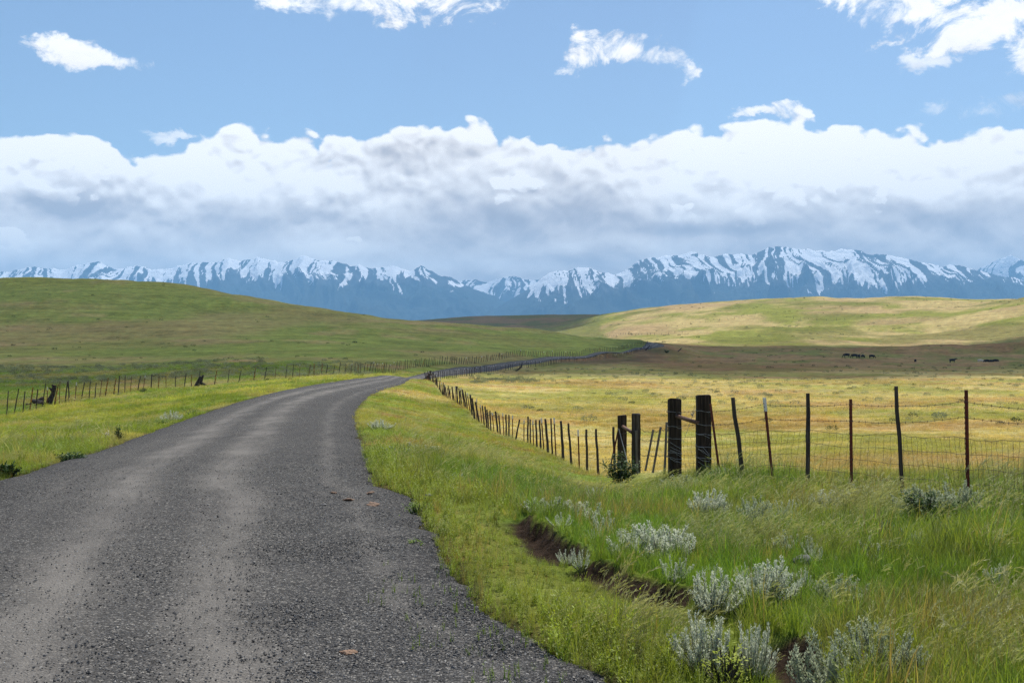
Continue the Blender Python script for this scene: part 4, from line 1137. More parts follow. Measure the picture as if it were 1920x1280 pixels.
NP = [ # kind, top u,v, bottom u,v, thickness, label
    ('t', 1331, 757, 1350, 880, .9, 'thin rust red steel post leaning on the tallest tie'),
    (0, 1374, 745, 1395, 880, 1.05, 'dark wooden post leaning left'),
    ('T', 1432, 746, 1449, 886, 1.0, 'red steel post with a white top, leaning left'),
    (0, 1515, 737, 1515, 902, .95, 'straight dark wooden post'),
    ('t', 1593, 748, 1595, 912, 1.0, 'upright rust red steel post'),
    (0, 1680, 724, 1694, 934, .82, 'tall grey wooden post tapering to its top'),
    ('t', 1809, 731, 1813, 938, 1.05, 'rust red steel post nearest to the viewer'),
    (0, 1955, 715, 1962, 960, .95, None), ('t', 2120, 700, 2120, 1000, 1.0, None)]
TIPS = T_tip(1.45, .10).mesh('painted_tip', M_WHITE)
for kind, ut, vt, ub, vb, th, lab in NP:
    x, y = near_xy(ub); foot = Vector((x, y, min(zv(y, vb), gz((x, y))))); top = Vector(((ut - CU) / F * y, y, zv(y, vt)))
    o = post_part(fence, kind, foot, top, th, lab)
W1 = [(1253, 772), (1305, 770), (1332, 771), (1377, 768), (1433, 757), (1515, 761), (1593, 757), (1682, 761), (1810, 752), (1956, 768), (2120, 760)]
W2 = [(1253, 799), (1305, 796), (1332, 795), (1381, 794), (1437, 784), (1515, 787), (1594, 788), (1685, 792), (1811, 781), (1957, 796), (2120, 800)]
W3 = [(1256, 821), (1305, 818), (1335, 814), (1385, 811), (1439, 806), (1515, 806), (1594, 812), (1687, 815), (1811, 820), (1958, 830), (2120, 850)]
for Wp in (W1, W2): barbed([near_pt(u, v) + Vector((-.03, -.03, 0)) for u, v in Wp]).build('barbed_wire', M_WIRE, fence)
def netting():
    b = MB(); random.seed(31)
    xs = [near_pt(u, v) for u, v in W3]
    top = sagline(xs, .012, 14, .004); top = [p + Vector((-.03, -.03, 0)) for p in top]
    # resample at 11 cm
    pts = [top[0]]; acc = 0
    for p, q in zip(top[:-1], top[1:]):
        L = (q - p).length; n = max(1, int(round(L / .05)))
        for k in range(1, n + 1): pts.append(p.lerp(q, k / n))
    pts = pts[::2]
    rows = []
    for r in range(6):
        row = []
        for i, p in enumerate(pts):
            g = gz(p) - .02; hh = p.z - g
            fr = (0, .20, .40, .60, .80, .98)[r]
            row.append(Vector((p.x, p.y, p.z - hh * fr + random.uniform(-.008, .008) + .012 * math.sin(i * .55 + r))) + Vector((random.uniform(-.006, .006), 0, 0)) + Vector((.02 * r * math.sin(i * .13), -.01 * r * math.sin(i * .13), 0)))
        rows.append(row)
    for r, row in enumerate(rows):
        for k in range(0, len(row) - 1, 40): b.tube(row[k:k + 41], .0024 if r else .003, 4, False)
    for i in range(0, len(pts)):
        line = []
        for r in range(6):
            line.append(rows[r][i])
            if r < 5: line.append(rows[r][i].lerp(rows[r + 1][i], .5) + Vector((random.uniform(-.016, .016), 0, 0)))
        b.tube(line, .0019, 3, False)
    return b
netting().build('woven_wire', M_WIRE, fence)
# wire wraps on the ties
b = MB(); random.seed(33)
for (T, w, dp, vs) in ((tieA, .125, .11, (771, 796, 813, 836, 858)), (tieB, .116, .105, (773, 800, 822, 848, 858))):
    for v in vs:
        zc = zv(T.y, v); loop = []
        for k in range(17):
            a = k / 16 * 2 * math.pi; sx = math.copysign(min(1, abs(math.cos(a)) * 1.35), math.cos(a)); sy = math.copysign(min(1, abs(math.sin(a)) * 1.35), math.sin(a))
            loop.append((T.x + sx * (w + .006), T.y + sy * (dp + .006), zc + random.uniform(-.012, .012) - .02 * math.cos(a)))
        b.tube(loop, .003, 4, False); b.build('tie_wire', M_BRIGHTWIRE, fence); b = MB()
for T, k0, v0 in ((tieB, -.1, 820), (tieA, -.11, 812)):
    for k in range(6):
        b = MB(); p = Vector((T.x + k0, T.y - .12, zv(T.y, random.uniform(v0, 868))))
        b.tube([p, p + Vector((.08, -.01, random.uniform(-.07, 0))), p + Vector((.19, -.004, random.uniform(-.14, -.02)))], .003, 4, False)
        b.build('loose_wire', M_BRIGHTWIRE, fence)
b = MB(); c = Vector((( 1299 - CU) / F * 18.7, 18.7, zv(18.7, 778)))
for k in range(9):
    q = c + Vector((random.uniform(-.035, .035), random.uniform(-.02, .02), random.uniform(-.05, .05))); b.tube([q, q + Vector((random.uniform(-.04, .04), 0, random.uniform(-.03, .03))), c], .004, 4, False)
b.tube([c + Vector((.03, 0, .16)), c, Vector(((1279 - CU) / F * 19.3, 19.2, zv(19.3, 829)))], .003, 4, False)
b.build('twisted_wire_end', M_BRIGHTWIRE, fence)

# --- wire gate: three leaning stakes between the tie and the smaller pair of posts
gate = empty('wire_gate'); tag(gate, 'slack wire gate of three leaning grey stakes between the two pairs of heavy posts', 'gate')
gd = {1225: 24.0, 1239: 22.3, 1250: 20.9}
gst = []
for ut, vt, ub, vb in ((1225, 805, 1210, 882), (1239, 800, 1224, 886), (1250, 791, 1246, 888)):
    y = gd[ut]; foot = Vector(((ub - CU) / F * y, y, zv(y, vb))); top = Vector(((ut - CU) / F * y, y, zv(y, vt)))
    bb = MB(); L = (top - foot).length; bb.box((-.03, -.02, 0), (.03, .02, L), .006)
    o = bb.build('stake', M_GREYWOOD, gate); orient(o, foot, top, L); gst.append((foot, top))
# --- fence 2 : from the smaller posts to the corner at the road
fence2 = empty('post_and_wire_fence'); tag(fence2, 'close set post and wire fence running from the gate down to the roadside corner', 'fence')
tC = tie(fence2, 1192.5, 26.0, 775, .205, .17, 'tie_post', M_WOOD, 8, 'brown heavy post with a grey stake fastened to it')
tD = tie(fence2, 1166.5, 27.2, 778, .215, .18, 'tie_post', M_TIE, 9, 'dark heavy post behind the leafy shrub')
b = MB(); b.tube([(tD.x, 27.05, zv(27.05, 799)), (tC.x - .08, 25.98, zv(26, 811))], .04, 12); b.build('brace_pipe', M_PIPE, fence2, True)
bb = MB(); bb.box((-.05, -.025, 0), (.05, .025, 1.15), .006); o = bb.build('stake', M_GREYWOOD, fence2); orient(o, Vector(((1195 - CU) / F * 25.85, 25.85, gz(((1195 - CU) / F * 25.85, 25.85)) - .15)), Vector(((1193 - CU) / F * 25.85, 25.85, zv(25.85, 807))), 1.15)
b = MB(); b.tube([((1160 - CU) / F * 27, 27.0, zv(27, 803)), ((1178 - CU) / F * 26.6, 26.6, zv(26.6, 872))], .010, 5); b.build('guy_rod', M_BRIGHTWIRE, fence2)
gatew = []
for va, vb_ in ((803, 803), (825, 822), (852, 850)):
    P = [tieB + Vector((-.1, 0, 0))]; P[0].z = zv(tieB.y, va)
    for (ft, tp), t in zip(reversed(gst), (0, 0, 0)):
        k = (zv(ft.y, va + (vb_ - va) * .5) - ft.z) / (tp.z - ft.z); P.append(ft.lerp(tp, max(.2, min(.97, k))))
    P.append(Vector((tC.x + .1, tC.y, zv(tC.y, vb_)))); barbed(P, .0032, .2, .03, .01).build('barbed_wire', M_WIRE, gate)
posts2 = []
C2 = [(1380, 650, 1393, 855, 0), (1332, 652, 1337, 850, 0), (1288, 655, 1295, 820, 'T'), (1242, 622, 1258, 800, 0), (1205, 610, 1217, 795, 1), (1168, 595, 1178, 785, 'T'), (1155, 597, 1162, 780, 2), (1127, 600, 1142, 765, 1), (1105, 597, 1118, 760, 'T'), (1098, 605, 1105, 760, 0),
      (1080, 605, 1085, 735, 0), (1062, 610, 1066, 725, 'T'), (1051, 602, 1052, 730, 2), (1040, 588, 1038, 720, 0), (1020, 607, 1020, 705, 'T'), (998, 603, 978, 712, 0), (963, 583, 963, 700, 'T'), (945, 580, 945, 690, 0), (930, 577, 932, 690, 0), (912, 570, 918, 675, 'T'), (895, 582, 902, 680, 0), (878, 562, 890, 678, 1), (860, 570, 868, 665, 'T'), (850, 557, 855, 650, 0), (835, 553, 845, 645, 0), (825, 537, 835, 645, 1), (812, 533, 822, 640, 0), (800, 530, 808, 635, 'T')]
def on_line(L, u):
    us = CU + F * L[:, 0] / L[:, 1]; k = np.nonzero((us[:-1] - u) * (us[1:] - u) <= 0)[0]
    if len(k) == 0: return Vector(L[int(np.argmin(abs(us - u)))])
    i = k[0]; t = (u - us[i]) / (us[i + 1] - us[i] + 1e-9); return Vector(L[i] + (L[i + 1] - L[i]) * t)
top_pts = []
for xt, yt, xb_, yb_, kind in [(1467, 640, 1476, 815, 0)] + C2:
    ut, vt, ub, vb = 600 + xt / 2.667, 560 + yt / 2.667, 600 + xb_ / 2.667, 560 + yb_ / 2.667
    p = on_line(RF, ub); y = p.y; g = gz(p); foot = Vector((p.x, y, g)); top = Vector(((ut - CU) / F * y, y, zv(y, vt)))
    if top.z - g < .7: top.z = g + .7 + random.uniform(0, .1)
    post_part(fence2, kind, foot, top, 1.0); top_pts.append((foot, top))
# leaning thin steel post beside the dark heavy post
y = 27.4; post_part(fence2, 't', Vector(((1144 - CU) / F * y, y, zv(y, 882))), Vector(((1160 - CU) / F * y, y, zv(y, 808))), 1.0, 'rusty steel strut leaning against the dark heavy post')
def along(L, s0, s1, step, jit=.3):
    seg = np.hypot(*(L[1:] - L[:-1]).T); ac = np.concatenate([[0], np.cumsum(seg)]); out = []; s = s0
    while s < min(s1, ac[-1]):
        i = int(np.searchsorted(ac, s)) - 1; i = max(0, min(i, len(L) - 2)); t = (s - ac[i]) / max(seg[i], 1e-6); out.append(L[i] + (L[i + 1] - L[i]) * t); s += step * random.uniform(1 - jit, 1 + jit)
    return out
def length_to(L, p):
    d, s, al = polydist(np.array([p[0]]), np.array([p[1]]), L); return float(al[0])
random.seed(90)
s0 = length_to(RF, top_pts[-1][0]) + 1.6
for k, p in enumerate(along(RF, s0, 1e9, 1.75)):
    g = gz(p); h = random.uniform(1.05, 1.3); lx = random.gauss(-.10, .10); foot = Vector((p[0], p[1], g)); top = foot + Vector((lx, random.gauss(0, .08), h))
    post_part(fence2, 'T' if k % 3 == 1 else random.choice((0, 1, 2, 1)), foot, top, random.uniform(1.0, 1.3)); top_pts.append((foot, top))
for f in (.86, .62, .36):
    P = [tC.copy()]; P[0].z = gz(tC) + f * 1.2
    P += [a.lerp(b_, f * .98 if (b_ - a).length > .9 else f) for a, b_ in top_pts]
    barbed(P, .0036, .35, .006, .004).build('barbed_wire', M_WIRE, fence2)

def far_fence(root, L, s0, s1, step, kinds, hs, lean, maxparts=96, wires=3, thick=1.15, rad=.004, seed=5):
    """posts along a line; the nearest as parts, the rest as one stuff part"""
    random.seed(seed); rest = MB(); tips = MB(); k = 0; tp = []
    pts = along(L, s0, s1, step)
    for p in pts:
        g = gz(p); h = random.uniform(*hs); foot = Vector((p[0], p[1], g)); top = foot + Vector((random.gauss(lean[0], lean[1]), random.gauss(0, .08), h)); kind = random.choice(kinds)
        tp.append((foot, top))
        if k < maxparts: post_part(root, kind, foot, top, thick * random.uniform(.85, 1.2))
        else:
            rest.cur = 0 if kind not in ('T', 't') else 1
            rest.tube([foot - Vector((0, 0, .1)), top], .045 * thick, 6)
            if kind == 'T': rest.cur = 2; rest.tube([foot.lerp(top, .84), top + Vector((0, 0, .01))], .05 * thick, 6)
        k += 1
    if rest.f:
        o = rest.build('distant_posts', [M_WOOD, M_RED, M_WHITE], root); o['kind'] = 'stuff'
    for w in range(wires):
        f = .9 - w * .27
        b = MB(); q = [a.lerp(c, f) for a, c in tp]
        for i in range(0, len(q) - 1, 60): b.tube(q[i:i + 61], rad, 3, False)
        b.build('barbed_wire', M_WIRE, root)
    return tp
fence3 = empty('roadside_fence'); tag(fence3, 'dark fence with white tipped posts along the right side of the far road', 'fence')
far_fence(fence3, RF3, 1.0, 1e9, 1.9, (0, 1, 'T', 0, 2, 'T', 1), (1.1, 1.35), (0, .05), 96, 2, 1.35, .006, 6)
fence4 = empty('roadside_fence'); tag(fence4, 'long thin post fence left of the road at the foot of the green hill', 'fence')
far_fence(fence4, LF, 0.0, 1e9, 1.75, (0, 2, 't', 0, 0, 3, 2, 'T', 't', 0), (1.3, 1.65), (.16, .10), 96, 3, 1.25, .004, 8)

# old timber beside the left fence
def gnarled(name, pts, rads, lab, cat, seed, extra=()):
    random.seed(seed); b = MB(); b.tube(pts, rads, 12, True, None, .22)
    for e in extra: b.tube(e[0], e[1], 8, True, None, .25)
    o = b.build(name, M_STUMP, None, False); tag(o, lab, cat); return o
p = at(93, 76); z = gz(p); p2 = at(52, 71.5); z2 = gz(p2)
gnarled('old_stump', [Vector((p.x - .15, p.y, z - .2)), Vector((p.x + .0, p.y, z + .35)), Vector((p.x + .22, p.y, z + .85)), Vector((p.x + .33, p.y, z + 1.25)), Vector((p.x + .36, p.y, z + 1.45))], [.30, .19, .14, .13, .12],
        'gnarled dark leaning stump with a bleached face by the left fence', 'stump', 3, [([Vector((p.x + .2, p.y, z + 1.1)), Vector((p.x - .02, p.y, z + 1.28))], [.12, .05]), ([Vector((p.x + .3, p.y, z + 1.2)), Vector((p.x + .2, p.y - .05, z + 1.5))], [.12, .06])])
gnarled('fallen_log', [Vector((p2.x - .1, p2.y, z2 + .35)), Vector((p2.x + .5, p2.y + 1.2, z2 + .38)), Vector((p.x - .7, p.y - 1.0, z + .42)), Vector((p.x - .28, p.y - .45, z + .5))], [.07, .11, .15, .17], 'rough fallen log lying against the gnarled stump by the left fence', 'log', 4)
p = at(373, 112); z = gz(p)
gnarled('old_stump', [Vector((p.x - .3, p.y, z - .1)), Vector((p.x, p.y, z + .6)), Vector((p.x + .15, p.y, z + 1.05))], [.26, .2, .10], 'dark forked stump standing in the left fence farther along', 'stump', 5, [([Vector((p.x + .1, p.y, z + .5)), Vector((p.x + .45, p.y, z + 1.2))], [.22, .08]), ([Vector((p.x + .1, p.y, z + .4)), Vector((p.x + .75, p.y, z + .12))], [.16, .10])])
for u, d, lab in ((806, 150, 'small dark log brace of the left fence seen above the fence corner'), (977, 222, 'small dark log brace of the left fence, farthest of the braces')):
    p = at(u, d); z = gz(p)
    gnarled('log_brace', [Vector((p.x - 1.2, p.y, z)), Vector((p.x - .5, p.y, z + .3)), Vector((p.x, p.y, z + .8)), Vector((p.x + .12, p.y, z + 1.35))], [.10, .17, .16, .12], lab, 'brace', int(u))
p = at(1215, 388); z = gz(p)
gnarled('log_brace', [Vector((p.x - .9, p.y, z)), Vector((p.x + .3, p.y, z + 1.3)), Vector((p.x + .7, p.y, z + 1.7))], [.2, .16, .1], 'dark brace post where the left fence meets the skyline of the road', 'brace', 77)
p = at(1275, 400); z = gz(p)
gnarled('log_brace', [Vector((p.x - 1.0, p.y, z)), Vector((p.x + .3, p.y, z + 1.2)), Vector((p.x + .6, p.y, z + 1.5))], [.2, .16, .1], 'dark brace post right of the road bend', 'brace', 78)
# dotted fences on the golden hill
def hill_fence(uv, lab, seed):
    r = empty('hill_fence'); tag(r, lab, 'fence'); random.seed(seed)
    P = [project(u, v, 480) for u, v in uv]; L = catmull([tuple(p[:2]) for p in P], 6); pts = along(L, 0, 1e9, 7.0, .35)
    for p in pts[:95]:
        g = gz(p); foot = Vector((p[0], p[1], g)); post_part(r, random.choice((0, 1)), foot, foot + Vector((random.gauss(0, .1), 0, random.uniform(1.2, 1.7))), 2.4)
hill_fence([(1440, 592), (1400, 596), (1300, 604), (1240, 610)], 'faint dotted fence climbing the golden hill, upper one', 1)
hill_fence([(1475, 596), (1530, 600), (1600, 602)], 'faint dotted fence crossing the golden hill at mid height', 2)
hill_fence([(1290, 625), (1210, 628), (1130, 630)], 'faint dotted fence at the foot of the golden hill by the road', 3)

# ------------------------------------------------------------------ cattle
def cow_mesh(name, graze, mat, seed=0):
    """one continuous skin grown over a skeleton; faces +X, hooves at z=0"""
    V, E, Rr = [], [], []
    def add(p, r, par=None):
        V.append(p); Rr.append(r); i = len(V) - 1
        if par is not None: E.append((par, i))
        return i
    pel = add((-.62, 0, 1.02), (.27, .30))
    b1 = add((-.25, 0, .94), (.34, .42), pel); b2 = add((.15, 0, .90), (.35, .44), b1); sh = add((.52, 0, 1.0), (.25, .34), b2)
    if graze:
        n1 = add((.82, 0, .90), (.15, .21), sh); n2 = add((1.02, 0, .58), (.11, .15), n1); h1 = add((1.12, 0, .33), (.11, .13), n2); mz = add((1.20, 0, .10), (.065, .075), h1)
        ear0 = h1
    else:
        n1 = add((.86, 0, 1.16), (.15, .21), sh); n2 = add((1.10, 0, 1.30), (.12, .16), n1); h1 = add((1.28, 0, 1.30), (.12, .13), n2); mz = add((1.52, 0, 1.16), (.07, .08), h1)
        ear0 = h1
    hx, hy, hz = V[ear0]
    for s in (1, -1): add((hx - .04, s * .20, hz + .06), (.035, .025), ear0)
    for s in (1, -1):
        a = add((-.70, s * .16, .74), (.19, .22), pel); k = add((-.60, s * .17, .54), (.14, .15), a); hk = add((-.76, s * .17, .38), (.085, .09), k); ft = add((-.72, s * .17, .06), (.06, .065), hk); add((-.70, s * .17, .0), (.055, .055), ft)
        a = add((.50, s * .15, .64), (.15, .17), sh); k = add((.52 + .05 * s, s * .15, .38), (.085, .09), a); ft = add((.50 + .05 * s, s * .15, .06), (.058, .06), k); add((.52 + .05 * s, s * .15, 0), (.05, .05), ft)
    t1 = add((-.93, 0, 1.12), (.05, .05), pel); t2 = add((-.99, 0, .75), (.028, .028), t1); add((-.98, 0, .42), (.05, .05), t2)
    m = bpy.data.meshes.new(name); m.from_pydata(V, E, [])
    o = bpy.data.objects.new(name, m); COL.objects.link(o)
    sk = o.modifiers.new('skin', 'SKIN'); sk.use_smooth_shade = True
    for i, r in enumerate(Rr): m.skin_vertices[0].data[i].radius = r
    m.skin_vertices[0].data[0].use_root = True
    sub = o.modifiers.new('sub', 'SUBSURF'); sub.levels = 2; sub.render_levels = 2
    dg = bpy.context.evaluated_depsgraph_get(); ev = o.evaluated_get(dg)
    me = bpy.data.meshes.new_from_object(ev); me.name = name
    bpy.data.objects.remove(o); bpy.data.meshes.remove(m)
    me.materials.clear(); me.materials.append(mat)
    return me
COWG, COWS, CALF = cow_mesh('cow_grazing', True, M_HIDE), cow_mesh('cow_standing', False, M_HIDE), cow_mesh('calf_grazing', True, M_PALEHIDE)
CATTLE = [ # column, row of the feet, pixel length scale, heading, mesh, label
    (1587, 673.0, 1.0, 175, COWG, 'black grazing cow at the left end of the herd, seen from its side'),
    (1602, 673.6, 1.05, 185, COWG, 'black cow in the close pair, the longer one behind the end cow'),
    (1611, 674.4, .95, 60, COWS, 'black cow in the close pair, turned away beside the long one'),
    (1618, 674.8, .85, 285, COWG, 'small black cow seen end on, just right of the close pair'),
    (1635, 674.6, .95, 5, COWG, 'black cow standing apart at the right of the left group'),
    (1716, 673.6, .85, 80, COWG, 'lone black cow seen from behind between the two groups'),
    (1786, 674.0, 1.0, 0, COWS, 'black cow with raised head facing right, alone in front of the right group'),
    (1839, 674.2, 1.0, 345, CALF, 'cream coloured cow, the only pale animal of the herd'),
    (1850, 678.6, 1.0, 180, COWG, 'black cow at the left of the tight trio beside the pale one'),
    (1859, 678.2, 1.0, 20, COWG, 'black cow in the middle of the tight trio'),
    (1867, 678.8, .95, 0, COWG, 'black cow at the right end of the tight trio and of the herd')]
for u, v, s, hd, me, lab in CATTLE:
    p = project(u, v, 250); z = gz(p)
    o = link(bpy.data.objects.new('cow', me)); o.location = (p.x, p.y, z - .02); o.rotation_euler.z = R(hd); k = s * 1.15 * p.y / 385
    o.scale = (k, k, k); tag(o, lab, 'cow', 'cattle grazing in the far meadow')

# ------------------------------------------------------------------ mountains
def mountain_material():
    m, t = material('mountain_rock_and_snow')
    co = objco(t)
    sn = t.attr('snow', out='Fac')
    n = t.noise(co, .006, 8, .68); n2 = t.noise(co, .0016, 6, .6)
    f = t.mr(t.add(sn, t.add(t.mul(t.sub(n, .5), 1.0), t.mul(t.sub(n2, .5), .4))), .46, .56)
    rock = t.mixc(t.mr(n, .35, .7), (.030, .036, .036), (.075, .078, .08))
    rock = t.mixc(t.attr('forest', out='Fac'), rock, (.018, .028, .020))
    c = t.mixc(f, rock, (.88, .90, .93))
    principled(t, c, .9, t.bump(t.add(n, n2), .8, 60), .1)
    return m
M_MOUNT = mountain_material()
def mountain(crest, D, front, lab, seed, snowline, basev=640, du=2.4, nr=150, spur=.55, lat=650.0, back=2000.0):
    cr = np.array(crest, float)
    us = np.arange(cr[0, 0], cr[-1, 0], du)
    vc = np.interp(us, cr[:, 0], cr[:, 1])
    k = 61; sm = np.convolve(np.pad(vc, k // 2, mode='edge'), np.hanning(k) / np.hanning(k).sum(), 'valid')
    vc = sm + 1.3 * (vc - sm)
    zc = (CV - vc) * D / F + H
    zb = (CV - basev) * D / F
    xs0 = (us - CU) / F
    t = np.concatenate([np.linspace(0, 1, nr), 1 + np.linspace(.04, 1, 24)])
    T, U = np.meshgrid(t, us, indexing='ij')
    Dp = D - front * (1 - np.minimum(T, 1)) + back * np.maximum(T - 1, 0)
    X = xs0[None] * D * (1 + 0 * T); Yy = Dp
    X = xs0[None] * Dp ** .6 * D ** .4
    hgt = zc[None] - zb
    Xm = .2 * X + .8 * xs0[None] * D
    g = np.where(T <= 1, np.clip(T, 0, 1) ** 1.5, 1 - (T - 1) * 1.0)
    # spurs running down towards the viewer
    wx = Xm / lat + (fbm(X / 1500, Yy / 1500, 3, seed) - .5) * 2.2
    rid = ridged(wx, Yy / 3400 + 7, 5, seed + 3, .52)
    rid2 = ridged(Xm / 260 + (fbm(X / 500, Yy / 500, 3, seed + 9) - .5) * 1.6, Yy / 900, 4, seed + 5, .55)
    mid = np.clip(np.sin(math.pi * np.clip(T, 0, 1) ** 1.2), 0, 1) * sstep(1.0, .82, T)
    Z = zb + hgt * np.maximum(g, 0) + hgt * mid * (spur * (rid - .52) + .22 * (rid2 - .5))
    Z += hgt * (T > .97) * (T < 1.03) * (ridged(X / 150, Yy * 0, 4, seed + 8) - .45) * .04
    Z = np.maximum(Z, zb - 60)
    frac = (Z - zb) / (np.max(zc) - zb)
    # snow lies high and in the gullies
    gul = (.5 - rid) * .55 + (.5 - rid2) * .65
    Xw = Xm + (fbm(X / 1300, Yy / 1500, 2, seed + 21) - .5) * 1000 + (fbm(X / 300, Yy / 420, 3, seed + 22) - .5) * 160
    streak = fbm(Xw / 48, Yy / 1100, 4, seed + 12) - .5
    sl = np.interp(U, [a for a, b in snowline], [b for a, b in snowline])
    rowv = CV - F * (Z - H) / Dp
    streak2 = fbm(Xw / 20, Yy / 600, 3, seed + 15) - .5
    snow = .5 + np.clip((sl - rowv) / 40.0, -1.4, .16) + gul * 1.1 + streak * 1.5 + streak2 * 1.7 - .12
    forest = sstep(8, 26, rowv - sl)
    m = grid_mesh('mountain', np.stack([X, Yy, Z], -1).reshape(-1, 3), len(t), len(us), M_MOUNT)
    set_attr(m, 'snow', snow.ravel()); set_attr(m, 'forest', forest.ravel())
    tag(link(bpy.data.objects.new('mountain', m)), lab, 'mountain', None, 'structure')
LEFTC = [(-800, 520), (-500, 505), (-300, 512), (-100, 500), (0, 507), (20, 509), (50, 501), (100, 503), (125, 504), (160, 494), (185, 490), (215, 503), (235, 501), (255, 498), (285, 506), (310, 504), (340, 498), (360, 492), (400, 492), (430, 484), (450, 490), (485, 482), (520, 490), (545, 488), (570, 480), (600, 488), (625, 490), (640, 494), (660, 498), (675, 497), (700, 503), (720, 501), (740, 499), (768, 508), (790, 499), (805, 508), (830, 518), (845, 520), (860, 529), (885, 540), (930, 556), (980, 590), (1040, 640)]
RIGHTC = [(830, 640), (900, 598), (945, 568), (985, 545), (1010, 526), (1030, 512), (1045, 508), (1065, 506), (1085, 502), (1105, 502), (1125, 510), (1150, 512), (1165, 508), (1180, 500), (1203, 487), (1230, 482), (1265, 478), (1290, 473), (1302, 471), (1320, 478), (1340, 480), (1370, 477), (1410, 475), (1440, 465), (1455, 462), (1480, 464), (1510, 467), (1540, 470), (1570, 469), (1590, 468), (1610, 470), (1630, 476), (1660, 478), (1690, 484), (1720, 490), (1745, 494), (1765, 500), (1780, 496), (1810, 500), (1840, 508), (1880, 518), (1920, 525), (2050, 545), (2300, 560), (2700, 600)]
BACKC = [(700, 560), (800, 535), (870, 526), (890, 524), (915, 528), (945, 521), (965, 519), (985, 523), (1005, 524), (1060, 530), (1200, 530), (1500, 520), (1700, 520), (1800, 515), (1830, 508), (1850, 496), (1870, 488), (1895, 481), (1915, 487), (1945, 494), (2000, 490), (2100, 505), (2400, 520), (2700, 540)]
mountain(LEFTC, 13500, 3600, 'blue mountain range with snowy crests on the left', 101, [(-800, 522), (0, 525), (300, 528), (420, 518), (560, 514), (650, 516), (760, 517), (830, 521), (1000, 535)])
mountain(RIGHTC, 12500, 3600, 'big snow streaked mountain massif on the right', 202, [(830, 530), (1000, 542), (1060, 540), (1150, 532), (1250, 520), (1350, 522), (1450, 528), (1550, 526), (1700, 524), (1760, 512), (1830, 506), (2000, 520)])
mountain(BACKC, 15800, 2500, 'distant white mountain peaks showing behind the nearer ranges', 303, [(700, 550), (900, 552), (1000, 556), (1500, 540), (1900, 530), (2600, 540)], 640, 3.0, 110)

# ------------------------------------------------------------------ air
def build_haze():
    b = MB(); b.box((-16500, -60, -60), (16500, 18600, 1500)); m, t = material('haze_air')
    v = t.new('ShaderNodeVolumePrincipled'); v.inputs['Color'].default_value = (.27, .60, 1.0, 1); v.inputs['Density'].default_value = HAZE_DENSITY; v.inputs['Anisotropy'].default_value = .0
    t.l.new(v.outputs[0], t.out.inputs['Volume'])
    tag(b.build('haze', m), 'thin blue summer haze in front of the mountains', 'haze', None, 'stuff')
HAZE_DENSITY = 8.2e-5
build_haze()

# ------------------------------------------------------------------ sun, sky with clouds
SUN_AZ, SUN_EL = R(24), R(58)
SV = Vector((math.sin(SUN_AZ) * math.cos(SUN_EL), math.cos(SUN_AZ) * math.cos(SUN_EL), math.sin(SUN_EL)))
sl = bpy.data.lights.new('sun', 'SUN'); sl.energy = 4.8; sl.angle = R(.53); sl.color = (1.0, .95, .87)
so = link(bpy.data.objects.new('sun', sl)); so.rotation_euler = SV.to_track_quat('Z', 'Y').to_euler(); so.location = SV * 100

